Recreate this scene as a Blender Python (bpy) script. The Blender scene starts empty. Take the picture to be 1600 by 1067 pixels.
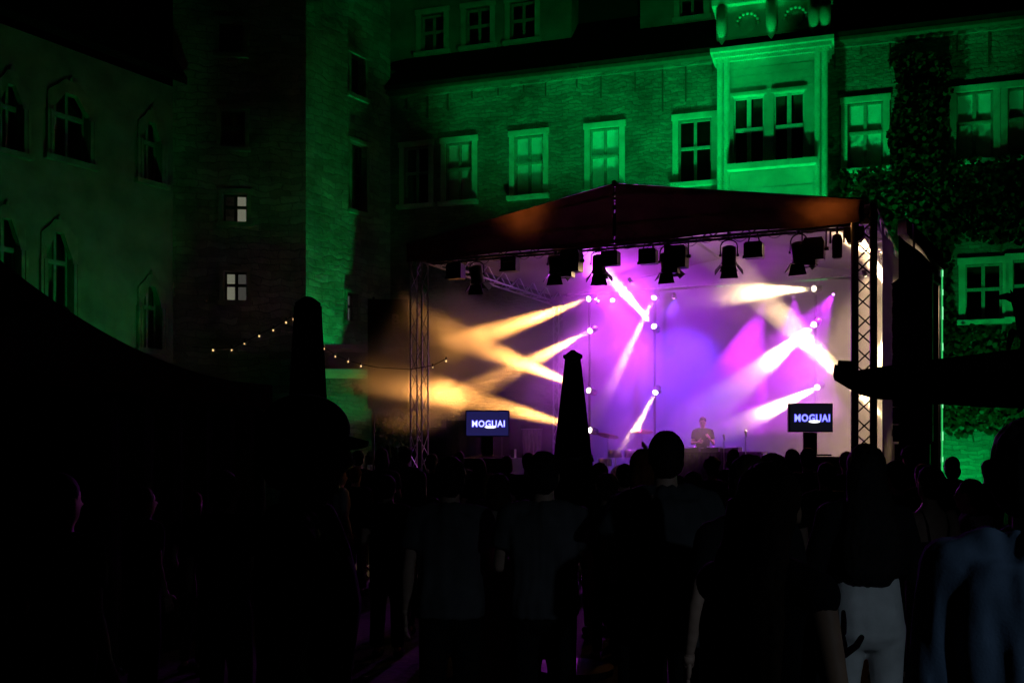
import bpy, bmesh, math, random
from mathutils import Vector, Matrix, noise as mnoise

random.seed(7)
SC = bpy.context.scene
COL = SC.collection
R = math.radians

# ------------------------------------------------------------------ camera
CAMZ, FPX, HOR = 1.75, 1600.0, 700.0
cam_d = bpy.data.cameras.new('camera')
cam_d.lens = 36.0
cam_d.sensor_width = 36.0
cam_d.shift_y = (HOR - 533.5) / 1600.0
cam_d.clip_end = 500
cam = bpy.data.objects.new('camera', cam_d)
cam.location = (0, 0, CAMZ)
cam.rotation_euler = (R(90), 0, 0)
COL.objects.link(cam)
SC.camera = cam

# ------------------------------------------------------------------ world: night sky
world = bpy.data.worlds.new('World')
SC.world = world
world.use_nodes = True
wn = world.node_tree.nodes
sky = wn.new('ShaderNodeTexSky')
sky.sky_type = 'NISHITA'
sky.sun_disc = False
sky.sun_elevation = R(-6.0)
sky.sun_rotation = R(200)
world.node_tree.links.new(sky.outputs[0], wn['Background'].inputs[0])
wn['Background'].inputs[1].default_value = 0.0006

SC.view_settings.view_transform = 'Standard'
SC.view_settings.look = 'None'
SC.view_settings.exposure = 0.12
SC.view_settings.gamma = 1.0
cy = SC.cycles
cy.use_denoising = True
try:
    cy.denoiser = 'OPENIMAGEDENOISE'
    cy.denoising_input_passes = 'RGB_ALBEDO_NORMAL'
    cy.denoising_prefilter = 'ACCURATE'
except Exception:
    pass
cy.max_bounces = 4
cy.diffuse_bounces = 2
cy.glossy_bounces = 2
cy.transmission_bounces = 2
cy.transparent_max_bounces = 12
cy.volume_bounces = 1
cy.sample_clamp_indirect = 3.0
cy.sample_clamp_direct = 0.0
cy.volume_step_rate = 0.6
cy.volume_max_steps = 128
cy.use_light_tree = True

# ------------------------------------------------------------------ frames and pixel helpers
def P(px, py, d):
    return Vector(((px - 800) / FPX * d, d, CAMZ + (HOR - py) / FPX * d))

class Frame:
    """A vertical plane system: x along the front, y into depth, z up."""
    def __init__(self, ox, oy, deg):
        self.o = Vector((ox, oy, 0)); a = R(deg); self.a = a
        self.u = Vector((math.cos(a), -math.sin(a), 0)); self.w = Vector((math.sin(a), math.cos(a), 0))
    def at(self, px, py, off=0.0):
        d = Vector(((px - 800) / FPX, 1, (HOR - py) / FPX))
        o2 = self.o + self.w * off
        k = o2.dot(self.w) / d.dot(self.w)
        p = d * k
        return ((p - o2).dot(self.u), p.z + CAMZ)
    def pt(self, s, off, z):
        v = self.o + self.u * s + self.w * off
        return Vector((v.x, v.y, z))
    def local(self, v):
        q = Vector((v[0], v[1], 0)) - self.o
        return Vector((q.dot(self.u), q.dot(self.w), v[2]))

STG = Frame(-1.82, 20.1, 24.8)
CAS = Frame(1.4, 32.0, 18.0)

# ------------------------------------------------------------------ materials
MATS = {}
def new_mat(name):
    m = bpy.data.materials.new(name); m.use_nodes = True
    MATS[name] = m
    return m, m.node_tree.nodes, m.node_tree.links, m.node_tree.nodes['Principled BSDF']

def mat(name, col, rough=0.7, metal=0.0, nscale=6.0, nvar=0.25, bump=0.0, bscale=40.0, spec=0.4):
    m, n, l, b = new_mat(name)
    tc = n.new('ShaderNodeTexCoord')
    nz = n.new('ShaderNodeTexNoise'); nz.inputs['Scale'].default_value = nscale; nz.inputs['Detail'].default_value = 4
    l.new(tc.outputs['Object'], nz.inputs['Vector'])
    rp = n.new('ShaderNodeMapRange')
    rp.inputs['From Min'].default_value = 0.3; rp.inputs['From Max'].default_value = 0.7
    rp.inputs['To Min'].default_value = 1 - nvar; rp.inputs['To Max'].default_value = 1 + nvar
    l.new(nz.outputs[0], rp.inputs[0])
    mx = n.new('ShaderNodeVectorMath'); mx.operation = 'SCALE'
    mx.inputs[0].default_value = col
    l.new(rp.outputs[0], mx.inputs['Scale'])
    l.new(mx.outputs[0], b.inputs['Base Color'])
    b.inputs['Roughness'].default_value = rough
    b.inputs['Metallic'].default_value = metal
    b.inputs['Specular IOR Level'].default_value = spec
    if bump > 0:
        n2 = n.new('ShaderNodeTexNoise'); n2.inputs['Scale'].default_value = bscale; n2.inputs['Detail'].default_value = 5
        l.new(tc.outputs['Object'], n2.inputs['Vector'])
        bp = n.new('ShaderNodeBump'); bp.inputs['Strength'].default_value = bump; bp.inputs['Distance'].default_value = 0.02
        l.new(n2.outputs[0], bp.inputs['Height']); l.new(bp.outputs[0], b.inputs['Normal'])
    return m

def emit(name, col, strength):
    m, n, l, b = new_mat(name)
    b.inputs['Base Color'].default_value = (0.02, 0.02, 0.02, 1)
    b.inputs['Emission Color'].default_value = (*col, 1)
    b.inputs['Emission Strength'].default_value = strength
    m.cycles.emission_sampling = 'NONE'
    return m

def stone_mat(name, col, bw, bh, rough=0.85, bumpd=0.05, mortar=0.02):
    """coursed rubble: brick courses warped by noise, on the wall's own x and z"""
    m, n, l, b = new_mat(name)
    tc = n.new('ShaderNodeTexCoord')
    sp = n.new('ShaderNodeSeparateXYZ'); l.new(tc.outputs['Object'], sp.inputs[0])
    ad = n.new('ShaderNodeMath'); ad.operation = 'ADD'; l.new(sp.outputs[0], ad.inputs[0]); l.new(sp.outputs[1], ad.inputs[1])
    cb = n.new('ShaderNodeCombineXYZ'); l.new(ad.outputs[0], cb.inputs[0]); l.new(sp.outputs[2], cb.inputs[1])
    nz = n.new('ShaderNodeTexNoise'); nz.inputs['Scale'].default_value = 1.7; nz.inputs['Detail'].default_value = 5
    l.new(cb.outputs[0], nz.inputs['Vector'])
    sc = n.new('ShaderNodeVectorMath'); sc.operation = 'SCALE'; sc.inputs['Scale'].default_value = 0.42
    l.new(nz.outputs['Color'], sc.inputs[0])
    av = n.new('ShaderNodeVectorMath'); av.operation = 'ADD'; l.new(cb.outputs[0], av.inputs[0]); l.new(sc.outputs[0], av.inputs[1])
    br = n.new('ShaderNodeTexBrick')
    br.inputs['Scale'].default_value = 1.0
    br.inputs['Brick Width'].default_value = bw; br.inputs['Row Height'].default_value = bh
    br.inputs['Mortar Size'].default_value = mortar; br.inputs['Mortar Smooth'].default_value = 0.6
    br.inputs['Bias'].default_value = -0.1
    c = Vector(col)
    br.inputs['Color1'].default_value = (*(c * 1.2), 1); br.inputs['Color2'].default_value = (*(c * 0.7), 1)
    br.inputs['Mortar'].default_value = (*(c * 0.7), 1)
    l.new(av.outputs[0], br.inputs['Vector'])
    st = n.new('ShaderNodeTexNoise'); st.inputs['Scale'].default_value = 0.6; st.inputs['Detail'].default_value = 6; st.inputs['Roughness'].default_value = 0.65
    l.new(cb.outputs[0], st.inputs['Vector'])
    rp = n.new('ShaderNodeMapRange'); rp.inputs[1].default_value = 0.3; rp.inputs[2].default_value = 0.72
    rp.inputs[3].default_value = 0.35; rp.inputs[4].default_value = 1.6
    l.new(st.outputs[0], rp.inputs[0])
    ms = n.new('ShaderNodeVectorMath'); ms.operation = 'SCALE'
    l.new(br.outputs['Color'], ms.inputs[0]); l.new(rp.outputs[0], ms.inputs['Scale'])
    l.new(ms.outputs[0], b.inputs['Base Color'])
    b.inputs['Roughness'].default_value = rough
    n3 = n.new('ShaderNodeTexNoise'); n3.inputs['Scale'].default_value = 9; n3.inputs['Detail'].default_value = 5
    l.new(cb.outputs[0], n3.inputs['Vector'])
    hm = n.new('ShaderNodeMath'); hm.operation = 'MULTIPLY_ADD'
    l.new(br.outputs['Fac'], hm.inputs[0]); hm.inputs[1].default_value = -0.6; l.new(n3.outputs[0], hm.inputs[2])
    bp = n.new('ShaderNodeBump'); bp.inputs['Strength'].default_value = 0.9; bp.inputs['Distance'].default_value = bumpd
    l.new(hm.outputs[0], bp.inputs['Height']); l.new(bp.outputs[0], b.inputs['Normal'])
    return m

def glass_mat(name, tint=0.8, refl=0.10):
    m, n, l, b = new_mat(name)
    out = n['Material Output']
    tr = n.new('ShaderNodeBsdfTransparent'); tr.inputs[0].default_value = (tint, tint, tint, 1)
    gl = n.new('ShaderNodeBsdfGlossy'); gl.inputs['Roughness'].default_value = 0.05
    mx = n.new('ShaderNodeMixShader'); mx.inputs[0].default_value = 0.05
    l.new(tr.outputs[0], mx.inputs[1]); l.new(gl.outputs[0], mx.inputs[2])
    l.new(mx.outputs[0], out.inputs[0])
    n.remove(b)
    return m

def cloth_trans(name, dif, trans):
    m, n, l, b = new_mat(name)
    out = n['Material Output']
    d = n.new('ShaderNodeBsdfDiffuse'); d.inputs[0].default_value = (*dif, 1)
    t = n.new('ShaderNodeBsdfTranslucent')
    tc = n.new('ShaderNodeTexCoord'); nz = n.new('ShaderNodeTexNoise'); nz.inputs['Scale'].default_value = 2.5; nz.inputs['Detail'].default_value = 6
    l.new(tc.outputs['Object'], nz.inputs['Vector'])
    rp = n.new('ShaderNodeMapRange'); rp.inputs[1].default_value = .3; rp.inputs[2].default_value = .7; rp.inputs[3].default_value = .6; rp.inputs[4].default_value = 1.3
    l.new(nz.outputs[0], rp.inputs[0])
    sv = n.new('ShaderNodeVectorMath'); sv.operation = 'SCALE'; sv.inputs[0].default_value = trans; l.new(rp.outputs[0], sv.inputs['Scale'])
    l.new(sv.outputs[0], t.inputs[0])
    a = n.new('ShaderNodeAddShader'); l.new(d.outputs[0], a.inputs[0]); l.new(t.outputs[0], a.inputs[1])
    l.new(a.outputs[0], out.inputs[0]); n.remove(b)
    return m

M_RUBBLE = stone_mat('rubble_stone', (0.15, 0.14, 0.125), 0.40, 0.115, mortar=0.012)
M_TOWERST = stone_mat('tower_stone', (0.28, 0.26, 0.23), 0.6, 0.2)
M_PLASTER = mat('old_plaster', (0.22, 0.21, 0.19), 0.9, nscale=1.2, nvar=0.35, bump=0.35, bscale=8)
M_SAND = mat('sandstone', (0.46, 0.43, 0.37), 0.8, nscale=2.5, nvar=0.2, bump=0.25, bscale=25)
M_DKSAND = mat('weathered_sandstone', (0.24, 0.22, 0.19), 0.85, nscale=2.5, nvar=0.3, bump=0.3, bscale=25)
M_ASHLAR = mat('ashlar', (0.42, 0.40, 0.35), 0.8, nscale=1.5, nvar=0.25, bump=0.25, bscale=18)
M_WHITEWOOD = mat('painted_wood', (0.5, 0.5, 0.47), 0.5, nscale=8, nvar=0.12)
M_FRAME = mat('weathered_frame', (0.26, 0.26, 0.24), 0.6, nscale=8, nvar=0.2)
M_DARKWOOD = mat('dark_wood', (0.06, 0.05, 0.04), 0.6)
M_SLATE = mat('slate_roof', (0.012, 0.012, 0.013), 0.9, nscale=4, nvar=0.4, bump=0.4, bscale=12, spec=0.1)
M_GLASS = glass_mat('window_glass', 0.97)
M_BLIND = mat('roller_blind', (0.84, 0.84, 0.80), 0.9, nscale=3, nvar=0.08)
M_ROOM = mat('dark_room', (0.015, 0.015, 0.014), 0.95)
M_BLACK = mat('black_metal', (0.012, 0.012, 0.013), 0.5, nscale=10, nvar=0.3)
M_BLACKCLOTH = mat('black_cloth', (0.007, 0.007, 0.008), 0.95, nscale=5, nvar=0.3, spec=0.0)
M_TRUSS = mat('truss_aluminium', (0.55, 0.55, 0.57), 0.32, 0.9, nscale=20, nvar=0.15)
M_TRUSSDK = mat('truss_black', (0.03, 0.03, 0.032), 0.4, 0.6, nscale=20, nvar=0.2)
M_TARP = cloth_trans('white_tarp', (0.24, 0.24, 0.26), (0.05, 0.05, 0.05))
M_ROOFTARP = mat('roof_tarp', (0.16, 0.15, 0.16), 0.6, nscale=1.0, nvar=0.2, bump=0.3, bscale=2.5)
M_FASCIA = cloth_trans('fascia_cloth', (0.010, 0.007, 0.008), (0.008, 0.004, 0.0025))
M_DECK = mat('stage_deck', (0.03, 0.028, 0.027), 0.45, nscale=4, nvar=0.3, bump=0.2)
M_PAVE = mat('courtyard_paving', (0.018, 0.0175, 0.0165), 0.95, nscale=0.8, nvar=0.35, bump=0.6, bscale=14)
M_LEAF = mat('ivy_leaf', (0.013, 0.024, 0.010), 0.55, nscale=3, nvar=0.5, spec=0.4)
M_BARK = mat('ivy_stem', (0.06, 0.045, 0.03), 0.9)

# ------------------------------------------------------------------ mesh helpers
class MB:
    def __init__(self): self.v = []; self.f = []
    def add(self, vs, fs):
        o = len(self.v); self.v += [tuple(x) for x in vs]; self.f += [tuple(i + o for i in f) for f in fs]; return self
    def quad(self, a, b, c, d): return self.add([a, b, c, d], [(0, 1, 2, 3)])
    def box(self, x0, x1, y0, y1, z0, z1):
        return self.add([(x0,y0,z0),(x1,y0,z0),(x1,y1,z0),(x0,y1,z0),(x0,y0,z1),(x1,y0,z1),(x1,y1,z1),(x0,y1,z1)],
                        [(0,3,2,1),(4,5,6,7),(0,1,5,4),(1,2,6,5),(2,3,7,6),(3,0,4,7)])
    def cbox(self, c, s): return self.box(c[0]-s[0]/2, c[0]+s[0]/2, c[1]-s[1]/2, c[1]+s[1]/2, c[2]-s[2]/2, c[2]+s[2]/2)
    def prism(self, poly, y0, y1):
        """polygon in x,z, extruded along y (counter-clockwise seen from -y)"""
        n = len(poly)
        vs = [(x, y0, z) for x, z in poly] + [(x, y1, z) for x, z in poly]
        fs = [tuple(range(n)), tuple(range(2*n-1, n-1, -1))]
        for i in range(n):
            j = (i+1) % n; fs.append((j, i, n+i, n+j))
        return self.add(vs, fs)
    def cone(self, a, b, r0, r1, n=10, cap=True):
        a = Vector(a); b = Vector(b); d = (b - a)
        if d.length < 1e-6: return self
        q = d.to_track_quat('Z', 'Y')
        vs = []
        for p, r in ((a, r0), (b, r1)):
            for i in range(n):
                t = 2*math.pi*i/n
                vs.append(p + q @ Vector((r*math.cos(t), r*math.sin(t), 0)))
        fs = [(i, (i+1) % n, n+(i+1) % n, n+i) for i in range(n)]
        if cap: fs += [tuple(range(n-1, -1, -1)), tuple(range(n, 2*n))]
        return self.add(vs, fs)
    def tube(self, pts, r, n=8):
        for a, b in zip(pts[:-1], pts[1:]): self.cone(a, b, r, r, n)
        return self
    def lathe(self, prof, c=(0,0,0), n=20, q=None):
        """prof: (radius, height) pairs about local z; q optional rotation"""
        vs = []; fs = []
        c = Vector(c)
        for r, h in prof:
            for i in range(n):
                t = 2*math.pi*i/n
                p = Vector((r*math.cos(t), r*math.sin(t), h))
                if q is not None: p = q @ p
                vs.append(c + p)
        m = len(prof)
        for k in range(m-1):
            for i in range(n):
                j = (i+1) % n
                fs.append((k*n+i, k*n+j, (k+1)*n+j, (k+1)*n+i))
        fs.append(tuple(range(n-1, -1, -1))); fs.append(tuple((m-1)*n+i for i in range(n)))
        return self.add(vs, fs)
    def ell(self, c, r, nu=12, nv=8, q=None):
        prof = []
        vs = []; fs = []
        c = Vector(c)
        for k in range(1, nv):
            ph = math.pi*k/nv
            for i in range(nu):
                t = 2*math.pi*i/nu
                p = Vector((r[0]*math.sin(ph)*math.cos(t), r[1]*math.sin(ph)*math.sin(t), r[2]*math.cos(ph)))
                if q is not None: p = q @ p
                vs.append(c+p)
        top = Vector((0,0,r[2])); bot = Vector((0,0,-r[2]))
        if q is not None: top = q @ top; bot = q @ bot
        vs += [c+top, c+bot]; T = len(vs)-2; B = T+1
        for k in range(nv-2):
            for i in range(nu):
                j = (i+1) % nu
                fs.append((k*nu+i, (k+1)*nu+i, (k+1)*nu+j, k*nu+j))
        for i in range(nu):
            j = (i+1) % nu
            fs.append((T, i, j)); fs.append((B, (nv-2)*nu+j, (nv-2)*nu+i))
        return self.add(vs, fs)
    def caps(self, a, b, r0, r1, n=10):
        self.cone(a, b, r0, r1, n)
        self.ell(a, (r0,)*3, n, 6); self.ell(b, (r1,)*3, n, 6)
        return self
    def mesh(self, name, m, smooth=False):
        me = bpy.data.meshes.new(name)
        me.from_pydata(self.v, [], self.f)
        me.validate()
        if m: me.materials.append(m)
        if smooth: me.polygons.foreach_set('use_smooth', [True]*len(me.polygons))
        me.update()
        return me
    def build(self, name, m, parent=None, smooth=False):
        return link(name, self.mesh(name, m, smooth), parent)

def link(name, data, parent=None):
    o = bpy.data.objects.new(name, data); COL.objects.link(o)
    if parent is not None: o.parent = parent
    return o

def tag(o, label=None, cat=None, group=None, kind=None):
    if label: o['label'] = label
    if cat: o['category'] = cat
    if group: o['group'] = group
    if kind: o['kind'] = kind
    return o

def thing(name, label, cat, loc=(0,0,0), rz=0.0, group=None):
    o = bpy.data.objects.new(name, None); COL.objects.link(o)
    o.empty_display_size = 0.2
    o.location = loc; o.rotation_euler = (0, 0, rz)
    return tag(o, label, cat, group)

def spot(name, loc, target, power, col, deg, blend=0.25, radius=0.05, parent=None):
    d = bpy.data.lights.new(name, 'SPOT')
    d.energy = power; d.color = col; d.spot_size = R(deg); d.spot_blend = blend; d.shadow_soft_size = radius
    o = bpy.data.objects.new(name, d); COL.objects.link(o)
    o.location = loc
    o.rotation_euler = (Vector(target) - Vector(loc)).to_track_quat('-Z', 'Y').to_euler()
    if parent is not None:
        o.parent = parent
        o.matrix_parent_inverse = parent_matrix(parent).inverted()
    return o

def parent_matrix(p):
    m = Matrix.LocRotScale(p.location, p.rotation_euler, p.scale)
    return (parent_matrix(p.parent) @ m) if p.parent else m

GREEN = (0.0, 1.0, 0.16)

# ------------------------------------------------------------------ ground
g = MB().quad((-60,-20,0),(60,-20,0),(60,90,0),(-60,90,0)).build('ground', M_PAVE)
tag(g, 'dark courtyard paving under the crowd', kind='structure')

# ------------------------------------------------------------------ walls with openings
def wall_mesh(mb, x0, x1, z0, z1, ops, y=0.0, depth=0.3):
    """front face on plane y, openings (xa,xb,za,zb) with reveals going to y+depth"""
    xs = sorted({x0, x1, *[o[0] for o in ops], *[o[1] for o in ops]})
    zs = sorted({z0, z1, *[o[2] for o in ops], *[o[3] for o in ops]})
    def inside(cx, cz): return any(o[0] < cx < o[1] and o[2] < cz < o[3] for o in ops)
    for i in range(len(xs)-1):
        for k in range(len(zs)-1):
            if xs[i+1]-xs[i] < 1e-6 or zs[k+1]-zs[k] < 1e-6: continue
            if inside((xs[i]+xs[i+1])/2, (zs[k]+zs[k+1])/2): continue
            mb.quad((xs[i],y,zs[k]),(xs[i+1],y,zs[k]),(xs[i+1],y,zs[k+1]),(xs[i],y,zs[k+1]))
    for a, b, c, d in ops:
        e = y + depth
        mb.quad((a,y,c),(a,e,c),(a,e,d),(a,y,d)); mb.quad((b,e,c),(b,y,c),(b,y,d),(b,e,d))
        mb.quad((a,y,d),(a,e,d),(b,e,d),(b,y,d)); mb.quad((a,y,c),(b,y,c),(b,e,c),(a,e,c))

def window(parent, a, b, c, d, y=0.0, recess=0.2, surround=0.2, blind=None, lit=None, sill=0.16, panes=(2, 2), wood=None, transom=0.55, proud=0.06, stone=None):
    """casement in the opening a..b, c..d; surround stones, sill, frame, mullion, transom, panes, blind"""
    st = stone or M_SAND; wd = wood or M_FRAME
    w = MB()
    if surround > 0:
        w.box(a-surround, a, y-proud, y+0.1, c, d)
        w.box(b, b+surround, y-proud, y+0.1, c, d)
        w.box(a-surround-.03, b+surround+.03, y-proud-.02, y+0.1, d, d+surround)
    root = w.build('window', st, parent) if surround > 0 else None
    fr = MB(); t = 0.055; yr = y + recess
    fr.box(a, a+t, yr, yr+.06, c, d); fr.box(b-t, b, yr, yr+.06, c, d)
    fr.box(a+t, b-t, yr, yr+.06, c, c+t); fr.box(a+t, b-t, yr, yr+.06, d-t, d)
    if root is None: root = fr.build('window', wd, parent)
    else: fr.build('frame', wd, root)
    if sill > 0:
        MB().box(a-surround-.05, b+surround+.05, y-sill, y+recess-.004, c-.13, c-.003).build('sill', st, root)
    zt = c + (d-c)*transom
    nx, nz = panes
    if nx == 2:
        xm = (a+b)/2
        MB().box(xm-.045, xm+.045, yr-.01, yr+.05, c+t, d-t).build('mullion', wd, root)
    if nz == 2:
        MB().box(a+t, b-t, yr-.05, yr+.045, zt-.04, zt+.04).build('transom', wd, root)
    xe = [a+t, (a+b)/2, b-t] if nx == 2 else [a+t, b-t]
    ze = [c+t, zt, d-t] if nz == 2 else [c+t, d-t]
    for i in range(len(xe)-1):
        for k in range(len(ze)-1):
            MB().box(xe[i]+.012, xe[i+1]-.012, yr+.02, yr+.026, ze[k]+.012, ze[k+1]-.012).build('pane', M_GLASS, root)
    if blind is not None:
        zb = c + (d-c)*blind
        MB().box(a+.02, b-.02, yr+.055, yr+.063, zb, d).build('blind', M_BLIND, root)
    if lit is not None:
        for (u0, u1, v0, v1, m) in lit:
            MB().box(a+(b-a)*u0, a+(b-a)*u1, yr+.12, yr+.13, c+(d-c)*v0, c+(d-c)*v1).build('curtain', m, root)
    return root

# =================================================================== CASTLE WING BEHIND THE STAGE
EAVE = 13.3
cas = thing('castle_wing', 'rough stone castle wing washed in green light behind the stage', 'building', (CAS.o.x, CAS.o.y, 0), -CAS.a)
def cr(x0, y0, x1, y1, off=0.0):
    """opening on the castle front from a pixel box, squared up"""
    s0, za = CAS.at(x0, (y0+y1)/2, off); s1, _ = CAS.at(x1, (y0+y1)/2, off)
    xm = (x0+x1)/2
    _, zt = CAS.at(xm, y0, off); _, zb = CAS.at(xm, y1, off)
    return (s0, s1, zb, zt)
S_L = CAS.at(610, 400)[0]; S_R = 19.0
front = [
    (cr(632, 230, 670, 330), None), (cr(697, 222, 738, 314), 0.0), (cr(804, 212, 849, 306), 0.0),
    (cr(922, 200, 968, 298), 0.0), (cr(1060, 184, 1112, 290), None),
    (cr(1324, 158, 1380, 250), 0.0), (cr(1494, 138, 1552, 232), 0.0), (cr(1574, 134, 1632, 228), 0.0),
    (cr(1508, 412, 1566, 500), None), (cr(1582, 405, 1640, 495), None),
    (cr(652, 524, 708, 600), None), (cr(1690, 120, 1750, 215), 0.0),
]
zt_ref, zb_ref = front[2][0][3], front[2][0][2]
ops = []
fixed = []
for i, (o, bl) in enumerate(front):
    if i in (0, 1, 2, 3, 4, 5, 6, 7, 11):
        o = (o[0], o[1], zb_ref, zt_ref)
    fixed.append((o, bl)); ops.append(o)
wm = MB(); wall_mesh(wm, S_L, S_R, 0, EAVE, ops, 0.0, 0.32)
wm.build('wall', M_RUBBLE, cas)
MB().box(S_L, S_R, 0.9, 1.0, 0, EAVE).build('room_back', M_ROOM, cas)
for i, (o, bl) in enumerate(fixed):
    window(cas, *o, blind=bl, surround=0.17 if i != 10 else 0.15, recess=0.09, sill=.20)
# eaves, pent roof, thin dark streaks
MB().box(S_L, S_R, -0.38, 0.02, EAVE, EAVE+.10).build('eaves_board', M_DARKWOOD, cas)
MB().box(S_L, S_R, -0.10, -0.003, EAVE-.10, EAVE-.004).build('cornice', M_RUBBLE, cas)
k = S_L + 0.6
while k < S_R:
    MB().box(k-.018, k+.018, -0.05, -0.004, EAVE-.35-random.random()**2*1.1, EAVE-.11).build('bracket', M_DARKWOOD, cas)  # thin dark upright strips of uneven length below the eaves
    k += 0.68 + random.random()*.4
rf = MB()
rf.add([(S_L,-.45,EAVE+.10),(S_R,-.45,EAVE+.10),(S_R,2.0,EAVE+2.3),(S_L,2.0,EAVE+2.3),
        (S_L,-.45,EAVE+.22),(S_R,-.45,EAVE+.22),(S_R,2.0,EAVE+2.42),(S_L,2.0,EAVE+2.42)],
       [(0,3,2,1),(4,5,6,7),(0,1,5,4),(1,2,6,5),(2,3,7,6),(3,0,4,7)])
rf.build('pent_roof', M_SLATE, cas)
# upper storey gables standing behind the pent roof
UP = 1.2
def up(x0, y0, x1, y1): return cr(x0, y0, x1, y1, UP)
ua, ub = CAS.at(590, 40, UP)[0], CAS.at(893, 40, UP)[0]
uops = [up(658, 20, 694, 82), up(728, 12, 766, 72), up(797, 4, 836, 66)]
zt_u = uops[1][3]; zb_u = uops[1][2]
uops = [(o[0], o[1], zb_u, zt_u) for o in uops]
m1 = MB(); wall_mesh(m1, ua, ub, EAVE+1.0, EAVE+6, uops, UP, 0.3); m1.quad((ub,UP,EAVE+1),(ub,UP+5,EAVE+1),(ub,UP+5,EAVE+6),(ub,UP,EAVE+6))
m1.build('upper_gable', M_PLASTER, cas)
for o in uops: window(cas, *o, y=UP, surround=0.17, recess=0.16, sill=0.16)
uc, ud = CAS.at(1000, 40, UP)[0], S_R
uops2 = [up(1062, -30, 1100, 26)]
m2 = MB(); wall_mesh(m2, uc, ud, EAVE+1.0, EAVE+6, uops2, UP, 0.3); m2.quad((uc,UP+5,EAVE+1),(uc,UP,EAVE+1),(uc,UP,EAVE+6),(uc,UP+5,EAVE+6))
m2.build('upper_gable', M_PLASTER, cas)
for o in uops2: window(cas, *o, y=UP, surround=0.17, recess=0.16, sill=0.1)
MB().box(ua, ud, UP+.9, UP+1.0, EAVE+1, EAVE+6).build('room_back', M_ROOM, cas)
MB().box(ub, uc, 2.3, 7, EAVE+2.0, EAVE+9).build('main_roof', M_SLATE, cas)
MB().box(ua-.2, ud, UP-.3, 9, EAVE+6.0, EAVE+6.5).build('top_roof', M_SLATE, cas)

# oriel
OF = -0.9
ox0, ox1 = CAS.at(1122, 200, OF)[0], CAS.at(1292, 200, OF)[0]
oz0, oz1 = 6.2, CAS.at(1205, 72, OF)[1]
ori = MB(); 
ow = [cr(1146, 150, 1194, 258, OF), cr(1209, 146, 1257, 254, OF)]
zt_o = ow[0][3]; zb_o = ow[0][2]
ow = [(o[0], o[1], zb_o, zt_o) for o in ow]
wall_mesh(ori, ox0, ox1, oz0, oz1, ow, OF, 0.28)
ori.quad((ox0,0,oz0),(ox0,OF,oz0),(ox0,OF,oz1),(ox0,0,oz1)); ori.quad((ox1,OF,oz0),(ox1,0,oz0),(ox1,0,oz1),(ox1,OF,oz1))
ori.quad((ox0,OF,oz0),(ox0,0,oz0),(ox1,0,oz0),(ox1,OF,oz0))
oriel = ori.build('oriel', M_ASHLAR, cas)
oriel['label'] = 'projecting sandstone oriel with two tall windows and clustered pilasters'
MB().box(ox0+.02, ox1-.02, -0.06, -0.02, oz0, oz1).build('oriel_back', M_ROOM, oriel)
def oriel_window(a, b, c, d):
    y = OF; yr = OF+.14; t = .05
    f = MB()
    f.box(a, a+t, yr, yr+.05, c, d); f.box(b-t, b, yr, yr+.05, c, d); f.box(a+t, b-t, yr, yr+.05, c, c+t); f.box(a+t, b-t, yr, yr+.05, d-t, d)
    xm = (a+b)/2; zt = c+(d-c)*.52
    f.build('window_frame', M_WHITEWOOD, oriel)
    MB().box(xm-.06, xm+.06, yr-.05, yr+.045, c+t, d-t).build('mullion', M_WHITEWOOD, oriel)
    MB().box(a+t, b-t, yr-.07, yr+.04, zt-.05, zt+.05).build('transom', M_WHITEWOOD, oriel)
    for xa, xb in ((a+t, xm), (xm, b-t)):
        for za, zb in ((c+t, zt), (zt, d-t)):
            MB().box(xa+.01, xb-.01, yr+.015, yr+.021, za+.01, zb-.01).build('pane', M_GLASS, oriel)
    MB().box(a-.07, b+.07, y-.07, y-.003, d+.002, d+.10).build('hood_mould', M_SAND, oriel)
    for xa, xb in ((a+.06, xm-.12), (xm+.1, b-.05)):
        n = 10
        cv = MB()
        for i in range(n):
            x = xa + (xb-xa)*i/n; x2 = xa+(xb-xa)*(i+1)/n
            ya = yr+.16+.03*(i % 2); yb = yr+.16+.03*((i+1) % 2)
            cv.quad((x, ya, zt+.05), (x2, yb, zt+.05), (x2, yb, d), (x, ya, d))
        cv.build('curtain', MATS['curtain_net'], oriel)
mat('curtain_net', (0.10, 0.10, 0.095), 0.9)
for o in ow: oriel_window(*o)
MB().box(ox0+.28, ox1-.28, OF-.3, OF+.12, zb_o-.17, zb_o-.004).build('sill', M_SAND, oriel)
# clustered pilasters at the edges and between the lights
for s in (ox0+.06, ox0+.25, ox1-.25, ox1-.06):
    MB().lathe([(.10, oz0), (.10, oz0+.25), (.085, oz0+.3), (.085, oz1-.3), (.11, oz1-.24), (.12, oz1-.02)], (s, OF-.04, 0), 14).build('pilaster', M_SAND, oriel, True)
# ashlar blocks, each proud by its own amount
def blocks(a, b, c, d, rows, seed):
    rr = random.Random(seed); h = (d-c)/rows
    for r in range(rows):
        x = a
        while x < b-.02:
            w = .45 + rr.random()*.55
            x2 = min(b, x+w)
            if b-x2 < .2: x2 = b
            pr = .012 + rr.random()*.014
            MB().box(x+.008, x2-.008, OF-pr, OF+.03, c+r*h+.008, c+(r+1)*h-.008).build('stone_block', M_ASHLAR, oriel)
            x = x2
blocks(ox0+.36, ox1-.36, zt_o+.13, oz1-.35, 4, 3)
blocks(ox0+.36, ox1-.36, oz0+.1, zb_o-.2, 7, 5)
cp = MB()
for i, (y1, z0_, z1_) in enumerate(((.10, -.34, -.24), (.20, -.24, -.12), (.32, -.12, .0))):
    cp.box(ox0-y1*.6, ox1+y1*.6, OF-y1, 0.0, oz1+z0_+.002*i, oz1+z1_)
cp.build('cornice', M_SAND, oriel)
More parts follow.
